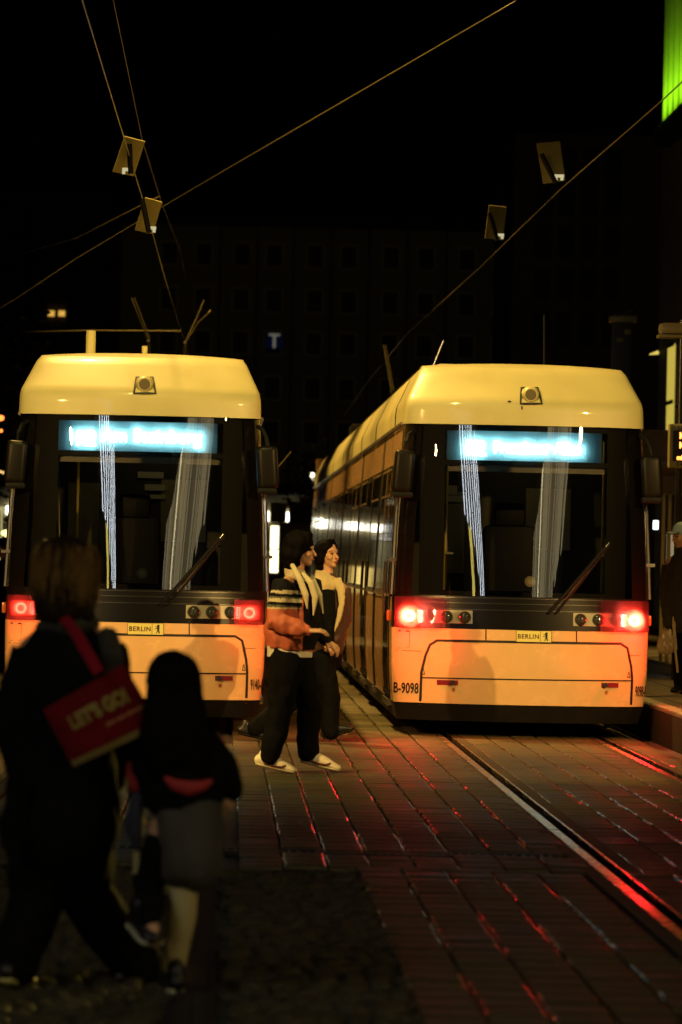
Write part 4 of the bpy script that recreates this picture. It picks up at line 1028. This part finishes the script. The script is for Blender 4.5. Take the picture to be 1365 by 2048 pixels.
# ---- woman in black seen from behind
Y0 = 16.4
base = V((J_(130, 1965).x, Y0, 0))
J = dict(H=J_(138, 1142), N=J_(138, 1236), SL=J_(62, 1300, .02), SR=J_(212, 1300, -.02), EL=J_(22, 1440, -.02), WL=J_(52, 1560, .02), ER=J_(243, 1440, .10), WR=J_(228, 1560, .22),
         C=J_(132, 1380), P=J_(128, 1585), TL=J_(95, 1640, 0), TR=J_(150, 1640, 0), KL=J_(72, 1800, .0), KR=J_(172, 1790, .15), AL=J_(30, 1925, -.12), AR=J_(285, 1940, .32), FL=J_(60, 1970, .0), FR=J_(335, 1975, .40))
fd = V((.62, .78, -.05))
mb = body(J, fd, hands=[(J['WL'], (.1, .2, -1), (1, .2, 0), 1, .6), (J['WR'], (-.1, .3, -1), (-1, .2, 0), -1, .6)])
w1 = tag(blob('person', mb, skin, None, base, vox=.009, smooth=3), 'woman in a long black coat with shoulder-length fair hair, seen from behind at the left', 'person')
face(J['H'], fd, (0, 0, 1), w1, base)
H = J['H']; f, r, u = frame(fd); fr = [f, r, u]
hair_b = mat('shaded_hair', (.020, .011, .004), .55, spec=.06, var=.35, vscale=90); hair_f = mat('rim_lit_strands', (.24, .13, .03), .7, spec=.08)  # hair body darkened for shade, outer strands paler for rim light
m = MB(); m.ell(H+u*.030-f*.025, (.118, .118, .102), fr); m.ell(H-f*.055-u*.05, (.085, .118, .12), fr); m.ell(H-f*.05-u*.13, (.075, .110, .09), fr)
for s in (-1, 1): m.cap(H+f*.01+r*s*.088+u*.06, H+f*.005+r*s*.105-u*.16, .038, .026); m.cap(H+f*.03+r*s*.10-u*.02, H+f*.035+r*s*.098-u*.19, .018, .012)
blob('hair', m, hair_b, w1, base, vox=.009, smooth=2, wr=.008, wscale=30)
# loose strands round the outline, pale to carry the rim light
m = MB()
for i in range(620):
    q = random.choice((0, math.pi, 0, math.pi, 0, math.pi, 1.57, -1.57))+random.gauss(0, .45); p0 = H+u*.04-f*.02+(r*math.cos(q)+f*math.sin(q))*.112+u*random.uniform(-.05, .06)
    p1 = p0+(r*math.cos(q)+f*math.sin(q))*random.uniform(.005, .022)-u*random.uniform(.03, .08); p2 = p1-u*random.uniform(.02, .08)+r*random.uniform(-.015, .015)
    m.tube([p0, p0*.5+p1*.5+(r*math.cos(q)+f*math.sin(q))*.008, p1, p2], .0012, 4)
m.build('hair_strands', hair_f, w1, origin=base)
cr = (J['SR']-J['SL']).normalized(); m = MB()
m.loft([(J_(118, 1660), .235, .21), (J['P'], .215, .19), (J_(130, 1480), .20, .165), (J['C'], .21, .155), (J_(137, 1290), .175, .125), (J_(138, 1240), .09, .085)], adir=cr, n=20)
for q in 'RL': m.loft([(J['S'+q]*.7+J['C']*.3, .085, .085), (J['S'+q], .082, .082), (J['E'+q], .078, .075), (J['W'+q], .055, .055)], n=14)
blob('coat', m, blackc, w1, base, vox=.012, smooth=3, wr=.016, wscale=7)
m = MB(); m.loft([(J_(134, 1225), .085, .085), (J_(136, 1250), .125, .115), (J_(137, 1268), .11, .10)], adir=cr, n=18); m.loft([(J_(215, 1265, -.13), .04, .02), (J_(228, 1320, -.14), .05, .02), (J_(232, 1370, -.12), .03, .015)], adir=(1, 0, 0), n=10)
blob('scarf', m, mat('dark_check_scarf', (.030, .026, .014), .9, var=.6, vscale=30), w1, base, vox=.010, smooth=2, wr=.008, wscale=14)
m = MB()
for i in range(9):
    x = 14+i*5; m.tube([J_(x, 1560, -.20), J_(x-1+random.uniform(-3, 3), 1640, -.20), J_(x-3+random.uniform(-6, 6), 1725+random.uniform(-30, 15), -.20)], .005, 5)
m.build('scarf_fringe', blackc, w1, origin=base)
trousers(J, blackc, w1, base, 1.22, cuff=.10)
shoe('shoe', J['AR'], J['FR']+V((.03, .02, -.03)), shoe_k, w1, base, M['rubber']); shoe('shoe', J['AL'], J['FL']+V((.0, .04, -.04)), shoe_k, w1, base, mat('sole_edge_highlight', (.5, .42, .12), .5))  # rear sole coloured pale to stand for the highlight along its edge
# red tote on her shoulder
Yb = 16.05
q = [at(90, 1418, Yb), at(150, 1534, Yb), at(326, 1452, Yb+.05), at(252, 1326, Yb+.05)]
bc = sum(q, V())/4; e = empty('tote_bag', bc, 'red tote bag printed LETS GO hanging from the shoulder of the woman in black', 'bag')
red_c = mat('red_canvas', (.12, .004, .007), .9, spec=.1, bump=.2, var=.15)
ex = (q[3]-q[0]); ez = (q[3]-q[2]).normalized(); L = ex.length; exn = ex.normalized(); nrm = exn.cross(ez).normalized()
if nrm.y > 0: nrm = -nrm
m = MB()
def bagpt(u, v, s):
    p = q[0]*(1-u)*(1-v)+q[3]*u*(1-v)+q[1]*(1-u)*v+q[2]*u*v
    bul = .055*(math.sin(math.pi*min(1, u))**.5)*(math.sin(math.pi*(.15+.6*v)))+.012*noise.noise(V((u*5, v*4, s)))
    return p-nrm*(.07)+nrm*s*bul
for s in (-1, 1): m.grid(lambda u, v: bagpt(u, v, s), zs(0, 1, 16), zs(0, 1, 12))
m.grid(lambda u, v: bagpt(0, u, v), zs(0, 1, 12), [-1, 1]); m.grid(lambda u, v: bagpt(1, u, v), zs(0, 1, 12), [-1, 1]); m.grid(lambda u, v: bagpt(u, 1, v), zs(0, 1, 16), [-1, 1])
m.build('bag_body', red_c, e, origin=bc)
m = MB(); m.grid(lambda u, v: bagpt(u, v, 1)+nrm*.004, zs(.01, .99, 14), [.90, .99]); m.build('base_band', mat('khaki_band', (.17, .13, .03), .8), e, origin=bc)
def bag_text(s, size, u0, v0, bold, sx=1):
    vs, fs = text2d(s, size, bold, sx); H_ = (q[1]-q[0]).length
    m = MB(); m.add([bagpt(u0+a/L, v0-b/H_, 1)+nrm*.005 for a, b in vs], fs); return m
gold = mat('gold_print', (.22, .17, .03), .8)
bag_text("LET'S GO!", .068, .17, .48, .004, .80).build('bag_print', gold, e, origin=bc)
bag_text('your new adventure', .020, .50, .66, .0008).build('bag_small_print', mat('orange_print', (.38, .16, .05), .7), e, origin=bc)
m = MB(); 
for o_, w_ in ((0, .021), (.05, .012)):
    pts = [at(128, 1236, 16.28+o_), at(150, 1262, 16.16+o_), at(172, 1300, 16.04+o_), at(198, 1345, 15.98+o_*3)]
    m.loft([(p, w_, .004) for p in pts], adir=(1, 0, .45), n=8, dome=False)
m.build('strap', mat('red_strap', (.22, .006, .016), .8, spec=.1), e, origin=bc)

# ---- child
Y0 = 16.2
base = V((J_(352, 1975).x, Y0, 0))
J = dict(H=J_(346, 1368), N=J_(350, 1436), SL=J_(302, 1476, 0), SR=J_(404, 1476, 0), EL=J_(288, 1540, .03), WL=J_(276, 1590, .08), ER=J_(448, 1530, .0), WR=J_(462, 1580, .06),
         C=J_(358, 1510), P=J_(364, 1630), TL=J_(330, 1660), TR=J_(385, 1660), KL=J_(303, 1770, .05), KR=J_(368, 1780, .0), AL=J_(300, 1835, -.22), AR=J_(350, 1945, 0), FL=J_(310, 1880, -.25), FR=J_(344, 1978, .10))
fd = V((-.15, 1, -.1))
mb = MB(); head(mb, J['H'], fd); mb.loft([(J['N'], .045, .045), (J['H']-V((0, 0, .04)), .045, .045)])
cr = (J['SR']-J['SL']).normalized()
mb.loft([(J['P'], .10, .08), (J['C'], .11, .08), (J['N']*.5+J['C']*.5, .11, .07), (J['N'], .05, .05)], adir=cr)
for p in 'LR':
    mb.cap(J['N']*.4+J['S'+p]*.6, J['S'+p], .035, .036); mb.cap(J['S'+p], J['E'+p], .034, .028); mb.cap(J['E'+p], J['W'+p], .028, .02)
    mb.cap(J['P'], J['T'+p], .08, .062); mb.cap(J['T'+p], J['K'+p], .06, .048); mb.loft([(J['K'+p], .046, .046), (J['K'+p]*.7+J['A'+p]*.3, .052, .050), (J['A'+p], .030, .030)]); mb.cap(J['A'+p], J['F'+p], .03, .026)
hand(mb, J['WL'], (0, .1, -1), (1, .2, 0), 1, .6, .8); hand(mb, J['WR'], (0, .1, -1), (-1, .2, 0), -1, .6, .8)
kid = tag(blob('person', mb, skin, None, base, vox=.008, smooth=3), 'child with long black hair and grey skirt seen from behind', 'person')
face(J['H'], fd, (0, 0, 1), kid, base)
H = J['H']; f, r, u = frame(fd); fr = [f, r, u]
m = MB(); m.ell(H+u*.020-f*.02, (.105, .106, .108), fr); m.loft([(H-f*.05+u*.02, .100, .06), (H-f*.065-u*.10, .118, .05), (J_(350, 1470, -.085), .135, .05), (J_(357, 1520, -.10), .13, .045), (J_(362, 1556, -.10), .105, .03)], adir=cr, n=18)
blob('hair', m, hair_k, kid, base, vox=.009, smooth=3, wr=.006, wscale=22)
m = MB(); m.loft([(J_(366, 1572), .165, .14), (J['C'], .15, .13), (J_(355, 1470), .135, .11), (J['N'], .07, .07)], adir=cr, n=18)
for p in 'RL': m.loft([(J['S'+p]*.7+J['C']*.3, .065, .065), (J['S'+p], .062, .062), (J['E'+p], .058, .056), (J['W'+p], .042, .042)], n=14)
red_l = mat('red_lining', (.34, .018, .018), .7)
blob('jacket', m, blackc, kid, base, vox=.010, smooth=3, wr=.010, wscale=9)
m = MB(); m.loft([(J_(332, 1556, -.12), .012, .012), (J_(350, 1570, -.135), .024, .018), (J_(378, 1577, -.14), .030, .02), (J_(406, 1572, -.135), .022, .018), (J_(424, 1562, -.12), .010, .010)], adir=(0, 0, 1)); blob('jacket_hem', m, red_l, kid, base, vox=.008, smooth=2)
m = MB(); m.loft([(J_(266, 1530, .02), .026, .02), (J_(271, 1552, .02), .036, .026), (J_(273, 1575, .02), .024, .02)], adir=(1, 0, 0), n=12); m.build('mitten', red_l, kid, origin=base)
m = MB(); m.loft([(J_(462, 1540, .06), .022, .02), (J_(468, 1562, .06), .025, .02)], adir=(1, 0, 0), n=12); m.build('cuff', red_l, kid, origin=base)
m = MB(); m.loft([(J_(382, 1720), .125, .135), (J_(380, 1650), .13, .14), (J_(372, 1580), .125, .12)], adir=cr, n=22)
blob('skirt', m, mat('grey_brown_skirt', (.060, .050, .040), .9, bump=.2, var=.2), kid, base, vox=.010, smooth=2, wr=.012, wscale=9)
m = MB(); m.loft([(J_(275, 1600), .03, .05), (J_(270, 1660), .035, .06), (J_(274, 1692), .02, .03)], adir=(1, 0, 0), n=12); m.build('jacket_tail', mat('dark_blue_cloth', (.02, .022, .04), .8), kid, origin=base)
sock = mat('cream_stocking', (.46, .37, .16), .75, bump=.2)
m = MB(); m.loft([(J['KR']+V((0, 0, .02)), .052, .052), (J['KR']*.7+J['AR']*.3, .058, .055), (J['KR']*.35+J['AR']*.65, .045, .043), (J['AR'], .036, .036)], n=16); m.build('stocking', sock, kid, origin=base)
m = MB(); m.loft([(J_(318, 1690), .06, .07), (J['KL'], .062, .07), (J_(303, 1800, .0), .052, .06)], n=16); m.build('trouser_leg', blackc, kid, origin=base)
m = MB(); m.loft([(J['KL']+V((-.01, .03, .02)), .060, .058), (J['KL']*.5+J['AL']*.5, .058, .056), (J['AL'], .042, .042)], n=16); m.build('stocking', blackc, kid, origin=base)  # black here stands in for the shade on the trailing leg
m = MB(); m.loft([(J_(277, 1690, .08), .018, .03), (J_(275, 1745, .08), .016, .03), (J_(278, 1790, .08), .010, .02)], adir=(1, 0, 0), n=10); m.build('lit_leg_edge', sock, kid, origin=base)  # pale strip standing in for the lit edge of the other leg
for p, t in (('R', V((-.02, .06, -.02))), ('L', V((.0, -.02, -.03)))): shoe('shoe', J['A'+p], J['F'+p]+t, shoe_k, kid, base, mat('white_sole', (.5, .46, .3), .6), .8)

# small carton on the ground
c = at_z(418, 1724, .035); e = empty('small_carton', (c.x, c.y, 0), 'small red, black and white carton lying on the paving beside the child', 'carton')
for a, b, mt in ((-.056, -.036, mat('carton_orange', (.7, .16, .06), .5)), (-.036, .006, M['inkblack']), (.006, .040, mat('carton_white', (.75, .7, .62), .5)), (.040, .054, mat('carton_red', (.7, .02, .02), .5))):
    m = MB(); m.bbox(c.x+a, c.x+b-.0004, c.y-.02, c.y+.03, .006, .062); m.build('carton_band', mt, e, origin=e.location, smooth=False)

# ---- man in the pale blue cap on the platform
Y0 = 44.0
base = V((J_(1362, 1385).x, Y0, PZ))
gz = PZ
J = dict(H=J_(1364, 1072), N=J_(1368, 1108), SL=J_(1340, 1128, 0), SR=J_(1396, 1128, 0), EL=J_(1334, 1195, 0), WL=J_(1338, 1248, -.08), ER=J_(1400, 1195, 0), WR=J_(1398, 1248, 0),
         C=J_(1368, 1160), P=J_(1368, 1235), TL=J_(1358, 1248), TR=J_(1380, 1248), KL=J_(1362, 1310, 0), KR=J_(1384, 1310), AL=J_(1364, 1372), AR=J_(1386, 1372), FL=J_(1354, 1384, -.10), FR=J_(1384, 1384, -.10))
fd = V((-.8, -.5, -.12))
mb = body(J, fd, hands=[(J['WL'], (-.05, -.1, -1), (.4, .8, 0), -1, .8)])
w2 = tag(blob('person', mb, skin, None, base, vox=.009, smooth=3), 'man in a pale blue cap standing on the platform at the right edge', 'person')
face(J['H'], fd, (0, 0, 1), w2, base)
H = J['H']; f, r, u = frame(fd); fr = [f, r, u]
m = MB(); m.ell(H+u*.055-f*.01, (.108, .092, .090), fr); m.loft([(H+f*.08+u*.055, .075, .012), (H+f*.155+u*.040, .055, .010)], adir=r, n=12); m.ell(H-f*.07-u*.02, (.05, .075, .06), fr)
blob('cap', m, mat('pale_blue_cloth', (.30, .40, .48), .8), w2, base, vox=.009, smooth=2)
cr = (J['SR']-J['SL']).normalized(); m = MB()
m.loft([(J['P']-V((0, 0, .06)), .21, .17), (J['C'], .22, .165), (J_(1368, 1125), .18, .12), (J['N'], .09, .09)], adir=cr, n=18)
for p in 'RL': m.loft([(J['S'+p]*.7+J['C']*.3, .09, .09), (J['S'+p], .085, .085), (J['E'+p], .08, .076), (J['W'+p], .055, .055)], n=14)
blob('jacket', m, mat('dark_brown_cloth', (.020, .015, .012), .8), w2, base, vox=.012, smooth=3, wr=.014, wscale=8)
trousers(J, blackc, w2, base, 1.05)
m = MB(); m.tube([J_(1349, 1215, -.10), J_(1347, 1250, -.14), J_(1351, 1300, -.14), J_(1356, 1345, -.12)], .012); m.tube([J_(1353, 1215, -.12), J_(1350, 1255, -.15), J_(1354, 1300, -.15)], .008); m.build('side_stripe', cream, w2, origin=base)
for p in 'RL': shoe('shoe', J['A'+p], J['F'+p]+V((-.05, -.04, -.01)), shoe_k, w2, base, M['rubber'])
# crumpled carrier bag in his hand
c = J_(1333, 1283, -.12); m = MB(); m.ell(c, (.085, .07, .14)); m.ell(c+V((-.02, 0, -.07)), (.07, .06, .07)); m.cap(c+V((.01, 0, .1)), J['WL']+V((0, 0, -.09)), .045, .015)
tag(blob('carrier_bag', m, mat('crumpled_plastic', (.42, .32, .22), .28, 0, .6), None, c, vox=.009, smooth=1, wr=.035, wscale=13), 'crumpled pale plastic bag held by the man in the pale blue cap', 'bag')

# ---- bystander at the left edge
Y0 = 58.0
base = V((J_(6, 1400).x, Y0, 0)); sc = 8680/58
J = dict(H=J_(7, 1096), N=J_(9, 1128), SL=J_(-12, 1138, 0), SR=J_(30, 1138, 0), EL=J_(-18, 1185), WL=J_(-8, 1225, -.1), ER=J_(34, 1185), WR=J_(26, 1225, -.1), C=J_(9, 1165), P=J_(9, 1215), TL=J_(2, 1225), TR=J_(16, 1225),
         KL=J_(0, 1282), KR=J_(18, 1282), AL=J_(0, 1333), AR=J_(18, 1333), FL=J_(-8, 1344, -.1), FR=J_(12, 1344, -.1))
fd = V((-.85, -.5, -.1))
mb = body(J, fd); w3 = tag(blob('person', mb, skin, None, base, vox=.012, smooth=3), 'dark-haired bystander in black at the left edge beside the left tram', 'person')
face(J['H'], fd, (0, 0, 1), w3, base)
H = J['H']; f, r, u = frame(fd); fr = [f, r, u]
m = MB(); m.ell(H+u*.045-f*.02, (.108, .094, .10), fr); m.ell(H-f*.055-u*.02, (.07, .088, .085), fr); blob('hair', m, hair_k, w3, base, vox=.012, smooth=2)
cr = (J['SR']-J['SL']).normalized(); m = MB(); m.loft([(J['P']-V((0, 0, .1)), .20, .16), (J['C'], .20, .15), (J_(9, 1140), .17, .12), (J['N'], .08, .08)], adir=cr, n=18)
for p in 'RL': m.loft([(J['S'+p], .08, .08), (J['E'+p], .075, .07), (J['W'+p], .05, .05)], n=14)
blob('jacket', m, blackc, w3, base, vox=.014, smooth=3); trousers(J, blackc, w3, base, 1.0, vox=.014)
# warm lamp and awning edge glimpsed at the left margin
c = at(2, 836, 75); m = MB(); m.ell(c, (.06, .06, .05)); m.cyl(c, c+V((-.4, 0, .1)), .02); m.ell(c+V((.01, 0, -.22)), (.03, .03, .03)); tag(m.build('warning_lamp', emat('orange_lamp', (1, .18, .03), 3.5), None, origin=c), 'orange lamp glowing at the left edge beside the left tram roof', 'lamp')
a, b = at(-20, 936, 75), at(24, 951, 75); m = MB(); m.tube([a, b], .025); m.build; e = tag(m.build('awning_tube', emat('awning_light', (1, .6, .2), .9), None, origin=a), 'lit edge of an awning sloping at the left margin', 'awning edge')
for px, py, r_, col_, st, nm in ((4, 1018, .05, (.8, .7, .3), .5, 'upper'), (13, 1066, .06, (1, .85, .3), 2.5, 'lower')):
    c = at(px, py, 80); m = MB(); m.ell(c, (r_*1.6, r_, r_)); m.cyl(c, c+V((0, .3, -c.z)), .02); tag(m.build('distant_lamp', emat('distant_lamp', col_, st), None, origin=c), nm+' distant street light at the left edge beside the left tram', 'street lamp', 'distant lights at the left edge')
